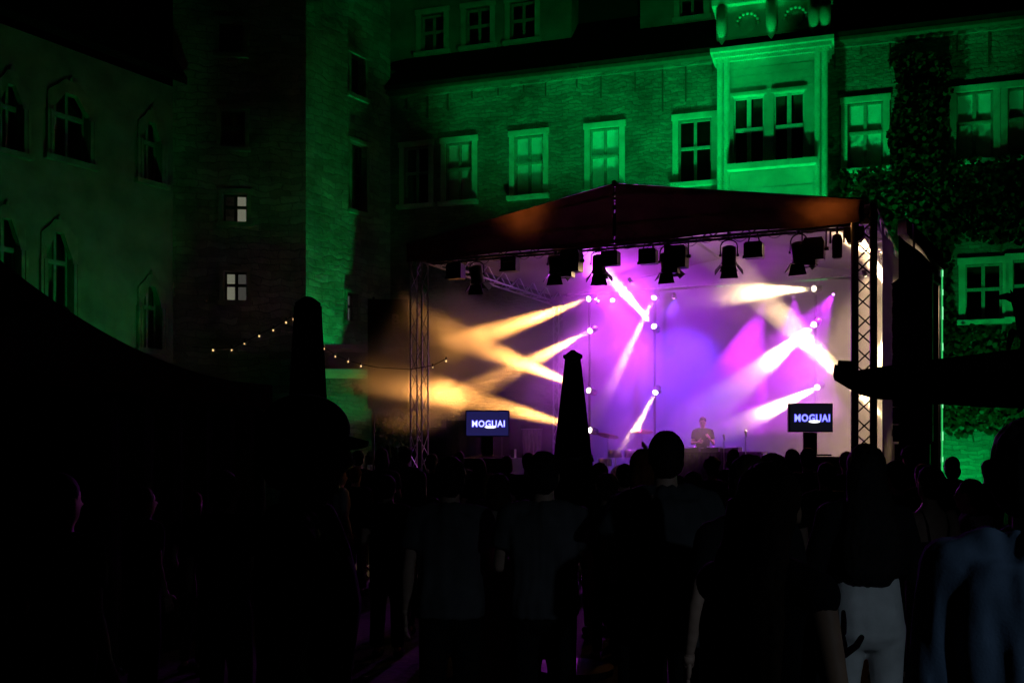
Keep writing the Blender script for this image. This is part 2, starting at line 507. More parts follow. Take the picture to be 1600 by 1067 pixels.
# corbelled base
cb_ = MB()
for i in range(5):
    k = i/5
    cb_.box(ox0+.25*k+.004*i, ox1-.25*k-.004*i, OF+.18*i, 0, oz0-.25*(i+1), oz0-.25*i-.003)
cb_.build('corbel', M_SAND, oriel)
# parapet of the balcony above: rail, piers, carved shields, dark gap below
OP = OF - .12
pz0 = CAS.at(1200, 55, OP)[1]; pz1 = CAS.at(1200, 2, OP)[1]
par = MB().box(ox0-.15, ox1+.15, OP-.12, 0.2, pz1, pz1+.18).build('balcony', M_SAND, cas)
MB().box(ox0-.05, ox1+.05, OP+.1, OP+.3, pz0+.1, pz1-.003).build('parapet', M_ASHLAR, par)
for s in (ox0+.12, (ox0+ox1)/2, ox1-.35, ox1-.05):
    MB().lathe([(.02, pz0-.12), (.14, pz0+.05), (.16, pz0+.3), (.16, pz1-.002)], (s, OP, 0), 12).build('pier', M_SAND, par, True)
for s in (ox0+.12+(ox1-ox0)*.24, ox0+(ox1-ox0)*.72):
    sh = MB().ell((s, OP+.08, (pz0+pz1)/2-.04), (.24, .07, .26), 14, 10)
    for i in range(9):
        a = math.pi*i/8
        sh.ell((s+.3*math.cos(a), OP+.03, (pz0+pz1)/2-.08+.3*math.sin(a)), (.05, .05, .05), 8, 6)
    sh.build('carved_shield', M_SAND, par, True)

# =================================================================== TOWER BLOCK AND LEFT WING
TV = Vector((math.sin(R(32)), math.cos(R(32)), 0))
FARC = CAS.pt(S_L, 0, 0)
NEARC = FARC - TV*3.97
LEFTD = Vector((-0.993, -0.119, 0))
JOIN = NEARC + LEFTD*3.83

class WallF(Frame):
    def __init__(self, a, b):
        """front running from a to b (left to right seen from the court)"""
        d = (b-a).normalized()
        self.o = Vector((a.x, a.y, 0)); self.u = d; self.w = Vector((-d.y, d.x, 0)); self.a = -math.atan2(d.y, d.x); self.len = (b-a).length
def wr(f, x0, y0, x1, y1, off=0.0):
    xm, ym = (x0+x1)/2, (y0+y1)/2
    return (f.at(x0, ym, off)[0], f.at(x1, ym, off)[0], f.at(xm, y1, off)[1], f.at(xm, y0, off)[1])

emit('lit_curtain_pale', (0.60, 0.60, 0.44), 0.24); emit('lit_curtain_dim', (0.5, 0.48, 0.42), 0.09); emit('lit_curtain_grey', (0.5, 0.52, 0.5), 0.14)
tw = thing('castle_tower', 'tall dark stone tower block with a few lit windows', 'building', (NEARC.x, NEARC.y, 0), 0)
# its front, facing the court
FD = WallF(JOIN, NEARC)
fd_root = thing('tmp', 'x', 'x')  # replaced below
bpy.data.objects.remove(fd_root)
def oriented(name, f, mb, m, parent, base):
    o = mb.build(name, m, parent)
    o.location = (f.o.x-base.x, f.o.y-base.y, 0); o.rotation_euler = (0, 0, -f.a)
    return o
wopsA = [wr(FD, 348, 302, 386, 347), wr(FD, 350, 424, 386, 470), wr(FD, 345, 172, 383, 230), wr(FD, 343, 34, 380, 84)]
mA = MB(); wall_mesh(mA, 0, FD.len, 0, 21, wopsA, 0, .3)
mA.box(0.0, FD.len-.05, 0.8, 0.9, 0, 21)
wallA = oriented('front_wall', FD, mA, M_TOWERST, tw, NEARC)
pl, dm, gy = MATS['lit_curtain_pale'], MATS['lit_curtain_dim'], MATS['lit_curtain_grey']
def wpart(f, parent, base, *args, **kw):
    w = window(parent, *args, **kw)
    w.location = (f.o.x-base.x, f.o.y-base.y, 0); w.rotation_euler = (0, 0, -f.a)
wpart(FD, tw, NEARC, *wopsA[0], lit=[(.5, .97, .03, .97, pl)], wood=M_DARKWOOD, stone=M_DKSAND, surround=.12, sill=.1)
wpart(FD, tw, NEARC, *wopsA[1], lit=[(.03, .5, .03, .97, pl), (.5, .97, .03, .97, dm)], wood=M_DARKWOOD, stone=M_DKSAND, surround=.12, sill=.1)
wpart(FD, tw, NEARC, *wopsA[2], wood=M_DARKWOOD, stone=M_DKSAND, surround=.12, sill=.1)
wpart(FD, tw, NEARC, *wopsA[3], wood=M_DARKWOOD, stone=M_DKSAND, surround=.12, sill=.1)
FS = WallF(NEARC, FARC)
wopsB = [wr(FS, 547, 88, 570, 150), wr(FS, 541, 458, 558, 502), wr(FS, 548, 225, 572, 330)]
mB = MB(); wall_mesh(mB, 0, FS.len, 0, 21, wopsB, 0, .35); mB.box(.1, FS.len, .8, .9, 0, 21)
oriented('side_wall', FS, mB, M_TOWERST, tw, NEARC)
wpart(FS, tw, NEARC, *wopsB[0], wood=M_DARKWOOD, stone=M_DKSAND, surround=.1, sill=.1, panes=(1, 1), recess=.28)
wpart(FS, tw, NEARC, *wopsB[1], lit=[(.03, .97, .03, .97, gy)], wood=M_DARKWOOD, stone=M_DKSAND, surround=.08, sill=.1)
wpart(FS, tw, NEARC, *wopsB[2], wood=M_DARKWOOD, stone=M_DKSAND, surround=.1, sill=.1)
rt = MB().box(-.4, FD.len+.2, -.35, 6, 21, 21.5)
oriented('roof', FD, rt, M_SLATE, tw, NEARC)

# left wing with ogee-headed windows
LW0 = JOIN - TV*11
FL = WallF(LW0, JOIN)
lw = thing('left_wing', 'dim green plastered wing with carved curtain-arch windows on the left', 'building', (FL.o.x, FL.o.y, 0), -FL.a)
LE = 12.3
def arch_window(x0, y0, x1, y1, lit=None):
    a, b, c, d = wr(FL, x0, y0, x1, y1)
    return (a, b, c, d, lit)
lws = [arch_window(222, 190, 250, 284), arch_window(82, 146, 138, 250, 1), arch_window(0, 130, 34, 236), arch_window(222, 446, 250, 545), arch_window(72, 362, 112, 500), arch_window(-10, 340, 30, 480)]
mL = MB(); wall_mesh(mL, 0, FL.len, 0, LE, [w[:4] for w in lws], 0, .3)
mL.box(0, FL.len-.05, .85, .95, 0, LE)
mL.build('wall', M_PLASTER, lw)
for a, b, c, d, lit in lws:
    w = b-a; sh = c+(d-c)*.66
    fr = MB()
    # stepped curtain arch made of wedge stones over the opening
    prof = [(a-.16, sh), (a-.16, d-.1), (a+.12*w, d+.12), (a+.3*w, d+.30), (a+.7*w, d+.30), (b-.12*w, d+.12), (b+.16, d-.1), (b+.16, sh)]
    inn = [(a, sh), (a, sh+.15*(d-sh)), (a+.16*w, sh+.5*(d-sh)), (a+.34*w, d-.04), (b-.34*w, d-.04), (b-.16*w, sh+.5*(d-sh)), (b, sh+.15*(d-sh)), (b, sh)]
    for i in range(7):
        p = [prof[i], prof[i+1], inn[i+1], inn[i]]
        fr.prism(p[::-1], -.045-.004*(i % 2), .12)
    win = fr.build('window', M_DKSAND, lw)
    for xs, xe in ((a-.20, a-.12), (a-.10, a-.002), (b+.002, b+.10), (b+.12, b+.20)):
        MB().box(xs, xe, -.10, .02, c, sh-.002).build('jamb_shaft', M_DKSAND, win)
    MB().lathe([(.02, 0), (.06, .03), (.045, .08), (.06, .12), (.02, .16)], ((a+b)/2, -.01, d+.28), 10).build('finial', M_DKSAND, win, True)
    MB().box(a-.26, b+.26, -.16, .18, c-.14, c-.004).build('sill', M_DKSAND, win)
    f = MB(); t = .05; y = .2
    f.box(a, a+t, y, y+.05, c, d); f.box(b-t, b, y, y+.05, c, d); f.box(a+t, b-t, y, y+.05, c, c+t)
    f.build('frame', M_FRAME, win)
    MB().box((a+b)/2-.04, (a+b)/2+.04, y-.02, y+.045, c+t, d).build('mullion', M_FRAME, win)
    MB().box(a+t, b-t, y-.04, y+.04, sh-.06, sh+.06).build('transom', M_FRAME, win)
    for xa, xb in ((a+t, (a+b)/2), ((a+b)/2, b-t)):
        for za, zb in ((c+t, sh), (sh, d)):
            MB().box(xa+.01, xb-.01, y+.02, y+.026, za+.01, zb-.01).build('pane', M_GLASS, win)
    if lit:
        MB().box(a+t, a+.28*w, y+.08, y+.09, c+.8, sh+.3).build('blind', M_BLIND, win)
rl = MB().add([(-.2,-.5,LE),(FL.len+.1,-.5,LE),(FL.len+.1,4.5,LE+7),(-.2,4.5,LE+7),(-.2,-.5,LE+.2),(FL.len+.1,-.5,LE+.2),(FL.len+.1,4.5,LE+7.2),(-.2,4.5,LE+7.2)],
              [(0,3,2,1),(4,5,6,7),(0,1,5,4),(1,2,6,5),(2,3,7,6),(3,0,4,7)])
roofL = rl.build('roof', M_SLATE, lw)
for px, py in ((165, 11), (195, 22), (225, 34)):
    s, _ = FL.at(px, py, 1.4)
    y = 1.4; z = LE + .2 + (y+.5)/5*7 + .05
    for dx in (-.12, .12):
        MB().box(s+dx-.08, s+dx+.08, y-.06, y, z, z+.07).build('snow_guard', M_TRUSS, roofL)

# =================================================================== IVY on the right of the castle front
def ivy(name, label, fr, patches, off, n, seed, size=0.13, thick=0.28):
    """patches: list of (x0,x1,z0,z1) on the wall frame with ragged edges"""
    rr = random.Random(seed)
    root = thing(name, label, 'ivy', (fr.o.x, fr.o.y, 0), -fr.a)
    mb = MB()
    areas = [(p[1]-p[0])*(p[3]-p[2]) for p in patches]; tot = sum(areas)
    for p, ar in zip(patches, areas):
        for i in range(int(n*ar/tot)):
            x = p[0] + rr.random()*(p[1]-p[0]); z = p[2] + rr.random()*(p[3]-p[2])
            nv = mnoise.noise(Vector((x*.9, z*.9, seed)))*.5 + mnoise.noise(Vector((x*2.7, z*2.7, seed+9)))*.25
            e = min(x-p[0], p[1]-x, z-p[2], p[3]-z)
            if e < .25 + nv*.5: continue
            clump = max(0, .5+nv)
            y = off - rr.random()*thick*(.35+clump)
            s = size*(.6+rr.random()*.8)
            tilt = Vector((rr.uniform(-.9, .9), -1, rr.uniform(-.2, 1.2))).normalized()
            q = tilt.to_track_quat('Z', 'Y') @ Vector((0,0,1)).to_track_quat('Z', 'Y')
            rot = Matrix.Rotation(rr.random()*6.28, 3, tilt)
            c = Vector((x, y, z))
            pts = []
            for (lx, ly) in ((0,-.5),(.45,-.2),(.3,.25),(0,.62),(-.3,.25),(-.45,-.2)):
                v = rot @ (tilt.to_track_quat('Z', 'Y') @ Vector((lx*s, ly*s, 0)))
                pts.append(c+v)
            mb.add(pts, [(0,1,2,3),(0,3,4,5)])
    lv = mb.build('leaves', M_LEAF, root); lv['kind'] = 'stuff'
    st = MB()
    for p in patches[:3]:
        for k in range(3):
            x = p[0] + (p[1]-p[0])*(.3+.2*k); pts = []
            z = max(.0, p[2]-.0)
            while z < p[3]-.4:
                pts.append((x+.15*math.sin(z*1.3+k), off+.0, z)); z += .6
            if len(pts) > 1: st.tube(pts, .025, 5)
    st.build('stem', M_BARK, root)
    return root
def cpx(x0, y0, x1, y1): 
    a, b, c, d = cr(x0, y0, x1, y1); return (a, b, c, d)
ivy('ivy_column', 'dense dark ivy column climbing between the two right upper windows', CAS, [cpx(1380, 80, 1496, 300)], -.05, 5200, 11, thick=.5)
ivy('ivy_curtain', 'broad ivy curtain covering the wall right of the oriel', CAS,
    [cpx(1296, 240, 1700, 400), cpx(1440, 340, 1508, 560), cpx(1440, 495, 1700, 690), cpx(1296, 330, 1480, 560)], -.05, 15000, 12, thick=.4)

# assumed green floods, mostly unseen, at the castle foot and in the court (the photograph's green wash)
emit('green_lens', (0.05, 1.0, 0.35), 6.0)
def flood(label, loc, target, power, deg, blend=.4, radius=.15, zb=0.0):
    loc = Vector(loc); tgt = Vector(target)
    t = thing('floodlight', label, 'floodlight', (loc.x, loc.y, zb), math.atan2(-(tgt-loc).x, (tgt-loc).y), 'green floodlights washing the castle')
    d = (tgt-loc); el = math.atan2(d.z, math.hypot(d.x, d.y))
    q = Matrix.Rotation(el, 3, 'X')
    z = loc.z-zb
    MB().box(-.22, .22, -.12, .12, 0, .03).build('base', M_BLACK, t)
    MB().box(-.22, -.19, -.03, .03, .03, z+.03).box(.19, .22, -.03, .03, .03, z+.03).build('bracket', M_BLACK, t)
    h = MB().box(-.18, .18, -.14, .04, -.14, .14)
    h.v = [tuple(q @ Vector(v) + Vector((0,0,z))) for v in h.v]; h.build('housing', M_BLACK, t)
    e = MB().box(-.165, .165, .041, .05, -.125, .125)
    e.v = [tuple(q @ Vector(v) + Vector((0,0,z))) for v in e.v]; e.build('lens', MATS['green_lens'], t)
    s = spot('flood_beam', loc + d.normalized()*.16, tgt, power, GREEN, deg, blend, radius, t)
    return t
fl = lambda s, off, z: CAS.pt(s, off, z)
flood('green floodlight at the castle foot behind the stage, left', fl(1.3, -4.3, .35), fl(1.5, 0, 10.2), 6200, 52, .45)
flood('green floodlight at the castle foot below the oriel', fl(6.2, -4.8, .35), fl(6.6, 0, 9.5), 5400, 62, .6)
flood('green floodlight at the castle foot under the ivy', fl(11.6, -4.0, .35), fl(12.6, 0, 4.5), 900, 105)
flood('green floodlight on top of the stage roof facing the castle', STG.pt(4.15, 3.6, 6.85), fl(.4, 1.2, 17.8), 620, 60, .25, zb=6.48)  # assumed lamp, hidden from view, added to light the upper walls
flood('green floodlight at the foot of the tower block', NEARC + TV*1.0 - FS.w*1.1 + Vector((0, 0, .35)), NEARC + TV*.25 + Vector((0, 0, 10)), 2300, 27, .3)
flood('green floodlight in the court facing the left wing', FL.pt(7.0, -4.2, .35), FL.pt(7.4, 0, 6.8), 270, 56, .6)
flood('small green floodlight glowing beside the left stage tower', P(664, 711, 22.5), P(600, 700, 14), 3, 60).scale = (.5, .5, .5)
flood('small green floodlight at the foot of the terrace wall', P(585, 713, 25.0), P(545, 590, 27.2), 110, 40)  # assumed lamp, added to light the terrace ledges green
# =================================================================== STAGE
SW, SD, SZ = 8.3, 7.5, 0.78           # width, depth, deck height
EAV, RID, FB = 5.72, 6.42, 5.36       # roof eaves, ridge, fascia bottom
SROT = -STG.a
def sp_(s, off, z): return STG.pt(s, off, z)
def sthing(name, label, cat, s, off, z=0.0, group=None, rz=0.0):
    return thing(name, label, cat, sp_(s, off, z), SROT + rz, group)

dk = sthing('stage_deck', 'low black stage deck with cloth skirt behind the crowd', 'stage', 0, 0)
nx_, ny_ = 8, 7
for i in range(nx_):
    for j in range(ny_):
        MB().box(-.2+i*1.0875+.004, -.2+(i+1)*1.0875-.004, .2+j*1.03+.004, .2+(j+1)*1.03-.004, SZ-.09, SZ).build('deck_panel', M_DECK, dk)
sk = MB()
n = 120
for i in range(n):
    x0 = -.2+8.7*i/n; x1 = -.2+8.7*(i+1)/n
    y0 = .15+.03*math.sin(i*1.1); y1 = .15+.03*math.sin((i+1)*1.1)
    sk.quad((x0, y0, 0), (x1, y1, 0), (x1, y1, SZ-.02), (x0, y0, SZ-.02))
sk.build('skirt', M_BLACKCLOTH, dk, True)
for x in (0, 2.1, 4.2, 6.3, 8.3):
    for y in (.5, 3.8, 7.1):
        MB().cone((x, y, 0), (x, y, SZ-.1), .03, .03, 8).build('leg', M_TRUSS, dk)

# ---- trusses: chords and each brace an object of its own
def truss(name, label, cat, a, b, w=.29, r=.03, m=None, group=None, pitch=None, plates=True, br=.012):
    a = Vector(a); b = Vector(b); d = b-a; L = d.length
    m = m or M_TRUSS
    root = thing(name, label, cat, a, 0, group)
    if abs(d.z) > .9*L: root.rotation_euler = (0, 0, SROT)
    else: root.rotation_euler = (d.normalized().to_track_quat('Z', 'X')).to_euler()
    h = w/2
    cs = [(-h,-h),(h,-h),(h,h),(-h,h)]
    cm = MB().cone((0,0,0),(0,0,L), r, r, 8).mesh('chord', m, True)
    for x, y in cs:
        o = link('chord', cm, root); o.location = (x, y, 0)
    p = pitch or w*.95
    N = max(1, int(L/p)); p = L/N
    for fi in range(4):
        (x0, y0), (x1, y1) = cs[fi], cs[(fi+1) % 4]
        mu = MB().cone((x0,y0,.0),(x1,y1,p), br, br, 6).mesh('brace', m)
        md = MB().cone((x1,y1,.0),(x0,y0,p), br, br, 6).mesh('brace', m)
        for k in range(N):
            o = link('brace', mu if k % 2 == 0 else md, root); o.location = (0, 0, k*p)
    if plates:
        q = MB().box(-h-.03, h+.03, -h-.03, h+.03, 0, .012)
        pm = q.mesh('end_plate', m)
        link('end_plate', pm, root)
        o = link('end_plate', pm, root); o.location = (0, 0, L-.012)
    return root
TW = 'truss towers carrying the stage roof'
truss('truss_tower', 'thin lattice tower at the stage front left in orange haze', 'truss tower', sp_(0, 0, 0), sp_(0, 0, EAV-.05), .25, .016, group=TW, pitch=.4, br=.008)
truss('truss_tower', 'bold black lattice tower at the stage front right', 'truss tower', sp_(SW, 0, 0), sp_(SW, 0, EAV-.05), .29, .045, m=M_TRUSSDK, group=TW, pitch=.27, br=.014)  # dark copy of the truss metal stands for the aluminium tower's backlit silhouette
truss('truss_tower', 'green-glinting lattice tower at the stage back left', 'truss tower', sp_(0, SD, 0), sp_(0, SD, EAV-.05), .36, .025, group=TW, pitch=.4)
truss('truss_tower', 'lattice tower at the stage back right corner behind the white side sheet', 'truss tower', sp_(SW+.45, SD+.35, 0), sp_(SW+.45, SD+.35, EAV-.05), .29, .025, group=TW, pitch=.5)
TB = 'truss beams under the stage roof'
truss('truss_beam', 'long front roof beam carrying the stage lamps', 'truss beam', sp_(.15, .18, EAV-.18), sp_(SW-.15, .18, EAV-.18), .27, .024, m=M_TRUSSDK, group=TB, pitch=.33)
truss('truss_beam', 'left side roof beam glinting above the orange beams', 'truss beam', sp_(0, .3, EAV-.1), sp_(0, SD-.2, EAV-.1), .29, .022, group=TB, pitch=.4)
truss('truss_beam', 'right side roof beam over the white side sheet', 'truss beam', sp_(SW, .3, EAV-.1), sp_(SW, SD-.2, EAV-.1), .29, .022, group=TB, pitch=.4)
truss('truss_beam', 'rear roof beam above the purple backdrop', 'truss beam', sp_(.2, SD-.05, EAV+.2), sp_(SW-.1, SD-.05, EAV+.2), .29, .022, group=TB, pitch=.4)
for s0, s1, lb in ((.1, SW/2, 'left'), (SW-.1, SW/2, 'right')):
    truss('truss_rafter', 'sloping %s rafter truss inside the stage gable' % lb, 'truss beam', sp_(s0, .3, EAV+.03), sp_(s1, .3, RID-.14), .2, .018, m=M_TRUSSDK, group=TB, pitch=.55, br=.012)

# ---- roof skin and gable cloth
rfo = sthing('stage_roof', 'shallow dark pitched canopy roof over the stage', 'canopy', 0, 0)
for nm, x0, z0, x1, z1 in (('a', -.12, EAV-.02, SW/2, RID), ('b', SW/2, RID, SW+.03, EAV-.02)):
    q = MB(); ns = 10
    for i in range(ns):
        for j in range(ns):
            def pz(u, v):
                x = x0+(x1-x0)*u; z = z0+(z1-z0)*u - .05*math.sin(math.pi*u)*abs(math.sin(2.5*math.pi*v)); return (x, -.35+(SD+.75)*v, z)
            q.quad(pz(i/ns, j/ns), pz((i+1)/ns, j/ns), pz((i+1)/ns, (j+1)/ns), pz(i/ns, (j+1)/ns))
    q.build('roof_sheet', M_ROOFTARP, rfo, True)
MB().cone((SW/2, -.36, RID), (SW/2, SD+.4, RID), .05, .05, 8).build('ridge_pole', M_TRUSSDK, rfo)
for sgn in (0, 1):
    q = MB(); ns = 16
    for i in range(ns):
        def px_(u): return (-.10+(SW/2-.012+.10)*u) if sgn == 0 else (SW+.03-(SW/2-.012+.03)*u)
        def top(u): return EAV-.0+(RID-EAV-.01)*u
        def row(u, v): 
            zt = top(u); zb = FB-.02*math.sin(u*9)
            return (px_(u), -.33+.025*math.sin(u*14+v*3)*v*(1-v)*4, zt+(zb-zt)*v)
        for j in range(5):
            a_, b_, c_, d_ = row(i/ns, j/5), row((i+1)/ns, j/5), row((i+1)/ns, (j+1)/5), row(i/ns, (j+1)/5)
            if sgn == 0: q.quad(d_, c_, b_, a_)
            else: q.quad(a_, b_, c_, d_)
    q.build('gable_cloth', M_FASCIA, rfo, True)
zz = FB
for a_, b_ in ((0, .06), (.12, .50), (.56, .62), (.72, .76), (.80, .85), (.94, 1.0)):
    MB().box(SW/2-.03, SW/2+.03, -.345, -.337, FB+(RID-FB)*a_, FB+(RID-FB)*b_).build('seam_lacing', M_BLACKCLOTH, rfo)

# ---- white cloth behind and on the right side
def sheet(name, fn, nu, nv, m, parent):
    q = MB()
    for i in range(nu):
        for j in range(nv):
            q.quad(fn(i/nu, j/nv), fn((i+1)/nu, j/nv), fn((i+1)/nu, (j+1)/nv), fn(i/nu, (j+1)/nv))
    return q.build(name, m, parent, True)
bd = sthing('stage_backdrop', 'white tarpaulin backdrop glowing violet at the back of the stage', 'backdrop', 0, 0)
def bfn(u, v):
    s = .12+(SW+.2)*u; z = SZ-.05+(EAV-.02-SZ)*v
    return (s, SD-.28+.05*math.sin(s*2.1+.6*z)+.025*math.sin(s*5.2-z), z)
sheet('cloth', bfn, 60, 12, M_TARP, bd)
def gfn(u, v):
    s = .12+(SW+.2)*u
    zt = EAV-.06+(RID-EAV)*(1-abs(2*u-1))
    return (s, SD-.27+.02*math.sin(s*3), EAV+.01+(max(zt-EAV-.01, .01))*v)
sheet('gable_cloth', gfn, 40, 4, M_TARP, bd)
for i in range(40):
    s = .3+i*.2
    o = MB().box(s, s+.13, SD-.40, SD-.385, EAV-.015, EAV+.012).build('lacing', M_WHITEWOOD, bd)
sd_ = sthing('side_sheet', 'white side tarpaulin of the stage glowing cream behind the right tower', 'tarpaulin', 0, 0)
def sfn(u, v):
    o = .35+(SD-.5)*u; return (SW+.22+.03*math.sin(o*3.3), o, SZ-.1+(EAV-.15-SZ)*v)
sheet('cloth', sfn, 40, 8, M_TARP, sd_)

# ---- moving heads on poles: real spots shining into the stage fog
M_LENS = {}
def lens(kind, col, s):
    M_LENS[kind] = emit('lens_'+kind, col, s)
lens('amber', (1.0, .86, .62), 7); lens('white', (1.0, .85, 1.0), 8); lens('magenta', (.9, .35, 1.0), 5); lens('cool', (.75, .80, 1.0), 7)
AMBER = (1.0, .40, .09); CREAM = (1.0, .66, .32); MAG = (.66, .03, 1.0); PINK = (1.0, .62, .92); COOL = (.45, .5, 1.0)
def pole(label, px, off, ztop=5.5):
    s = STG.at(px, 560, off)[0]
    t = sthing('lamp_pole', label, 'lamp pole', s, off, 0, 'upright lamp poles at the back of the stage')
    MB().cone((0,0,SZ), (0,0,ztop), .03, .03, 10).build('tube', M_TRUSSDK, t)
    MB().box(-.3, .3, -.3, .3, SZ, SZ+.02).build('base_plate', M_BLACK, t)
    return s
OFFP = 6.2
for px, lb in ((921, 'leftmost lamp pole beside the back left tower'), (1023, 'lamp pole left of the stage centre'), (1274, 'lamp pole right of the performer'), (1393, 'rightmost lamp pole against the side sheet')):
    pole(lb, px, OFFP+.22)
def head(label, px, py, tgt, col, power, deg, kind, off=OFFP, blend=.7, size=1.0, radius=.045):
    s, z = STG.at(px, py, off)
    p = sp_(s, off, z); tg = Vector(tgt); d = (tg-p).normalized()
    t = thing('stage_spotlight', label, 'stage light', p, 0, 'stage lights shining into the fog')
    q = d.to_track_quat('Z', 'Y').to_matrix()
    k = size*.8
    MB().lathe([(.05*k,-.30*k),(.10*k,-.27*k),(.115*k,-.1*k),(.10*k,-.02*k),(.095*k,.0)], (0,0,0), 16, q).build('head', M_BLACK, t, True)
    le = MB().lathe([(.085*k,.001),(.080*k,.02*k),(.06*k,.045*k),(.03*k,.062*k),(.004,.066*k)], (0,0,0), 16, q).build('lens', M_LENS[kind], t, True)
    le.visible_shadow = True
    y = MB()
    side = d.cross(Vector((0,0,1))).normalized()
    bk = Vector((STG.w.x, STG.w.y, 0))*.2*k
    for sg in (-1, 1):
        y.cone(side*.13*k*sg - d*.12*k, side*.13*k*sg*.9 + bk, .018*k, .018*k, 6)
    y.cone(side*.13*k*.9+bk, -side*.13*k*.9+bk, .03*k, .03*k, 6)
    y.build('yoke', M_BLACK, t)
    spot('beam', p + d*(.10*k), tg, power, col, deg, blend, radius, t)
    return t
#        label                                                     lamp px      target                 colour power deg kind
head('amber stage light at the top of the leftmost pole', 920, 467, P(700, 545, 22.3), AMBER, 56305, 10, 'amber', blend=1.0)
head('amber stage light second from top on the leftmost pole', 922, 517, P(740, 612, 22.3), AMBER, 34855, 10, 'amber', blend=1.0)
head('amber stage light third down on the leftmost pole', 920, 610, P(700, 520, 22.0), AMBER, 56305, 10, 'amber', blend=1.0)
head('amber stage light lowest on the leftmost pole', 922, 672, P(600, 588, 21.5), AMBER, 56305, 10, 'amber', blend=1.0)
head('white-hot stage light on the centre-left pole aiming up left', 1022, 510, P(935, 412, 22.0), PINK, 50000, 7.0, 'white')
head('stage light at the top of the centre-left pole', 1022, 465, P(930, 655, 22.5), (1, .45, .28), 24000, 6.0, 'white')
head('cool stage light low on the centre-left pole', 1024, 613, P(962, 730, 22.5), (1, .60, .28), 30000, 7.0, 'cool')
head('cream stage light at the top of the right centre pole', 1272, 451, P(1085, 462, 20.8), CREAM, 46332, 13, 'amber', blend=.9)
head('cream stage light halfway down the right centre pole', 1272, 507, P(1155, 605, 20.6), CREAM, 61776, 12, 'amber', blend=.9)
head('cream stage light low on the right centre pole', 1277, 605, P(1140, 672, 20.6), CREAM, 46332, 11, 'amber', blend=.9)
head('cream stage light at the top of the rightmost pole', 1393, 452, P(1325, 345, 19.6), CREAM, 39000, 15, 'amber')
head('cream stage light halfway down the rightmost pole', 1391, 508, P(1366, 620, 20.0), CREAM, 33800, 15, 'amber')
head('cream stage light low on the rightmost pole', 1393, 664, P(1262, 535, 21.0), CREAM, 52000, 8.5, 'amber')
OFR = 6.9
head('star-bright stage light left of centre on the rear beam', 957, 469, P(955, 640, 23), (.75, .08, 1), 1500, 70, 'white', OFR, size=.9)
head('magenta wash light right of centre on the rear beam', 1195, 467, P(1150, 600, 22.9), MAG, 3974, 32, 'magenta', OFR, .05, .6)
head('magenta wash light next to the right centre pole', 1240, 463, P(1245, 640, 22.3), MAG, 3361, 38, 'magenta', OFR, .15, .6)
head('small magenta wash light nearest the side sheet', 1302, 460, P(1240, 560, 21.9), MAG, 1344, 34, 'magenta', OFR, .3, .5)
head('faint blue wash light above the drum kit', 1053, 465, sp_(3.0, 7.2, 2.6), (.14, .04, 1), 1300, 90, 'magenta', 5.6, .8, .5)
head('violet wash light under the roof ridge aimed at the backdrop', 985, 440, sp_(2.6, 7.2, 4.4), (.42, .02, 1), 1150, 100, 'magenta', 4.6, .8, .5)  # assumed unseen lamp, added for the violet on the backdrop
head('cream wash light hidden behind the bold tower', 1352, 430, sp_(SW+.2, 4.6, 3.4), (1, .66, .34), 2000, 95, 'amber', 2.6, .8, .5)  # added fill light, brightens the side sheet
head('violet wash light under the roof aimed at the ceiling', 935, 470, sp_(3.2, 3.9, 6.3), (.72, .05, 1), 1150, 100, 'magenta', 6.6, .8, .5)  # assumed unseen lamp, added for the violet under the roof

# ---- fog: patchy stage smoke, only inside and left of the stage
fogm = bpy.data.materials.new('stage_fog'); fogm.use_nodes = True
fn_ = fogm.node_tree.nodes; fl_ = fogm.node_tree.links
fn_.remove(fn_['Principled BSDF'])
vol = fn_.new('ShaderNodeVolumePrincipled'); vol.inputs['Color'].default_value = (.95, .95, .95, 1); vol.inputs['Anisotropy'].default_value = .3
fl_.new(vol.outputs[0], fn_['Material Output'].inputs['Volume'])
tc = fn_.new('ShaderNodeTexCoord')
nz = fn_.new('ShaderNodeTexNoise'); nz.inputs['Scale'].default_value = .55; nz.inputs['Detail'].default_value = 2.5; nz.inputs['Roughness'].default_value = .5
fl_.new(tc.outputs['Object'], nz.inputs['Vector'])
mr = fn_.new('ShaderNodeMapRange'); mr.inputs[1].default_value = .36; mr.inputs[2].default_value = .68; mr.inputs[3].default_value = .12; mr.inputs[4].default_value = 2.0
fl_.new(nz.outputs[0], mr.inputs[0])
sx = fn_.new('ShaderNodeSeparateXYZ'); fl_.new(tc.outputs['Object'], sx.inputs[0])
def ramp(sock, a, b):
    m = fn_.new('ShaderNodeMapRange'); m.interpolation_type = 'SMOOTHSTEP'; m.inputs[1].default_value = a; m.inputs[2].default_value = b
    fl_.new(sock, m.inputs[0]); return m.outputs[0]
def mul(a, b):
    m = fn_.new('ShaderNodeMath'); m.operation = 'MULTIPLY'; fl_.new(a, m.inputs[0])
    if isinstance(b, float): m.inputs[1].default_value = b
    else: fl_.new(b, m.inputs[1])
    return m.outputs[0]
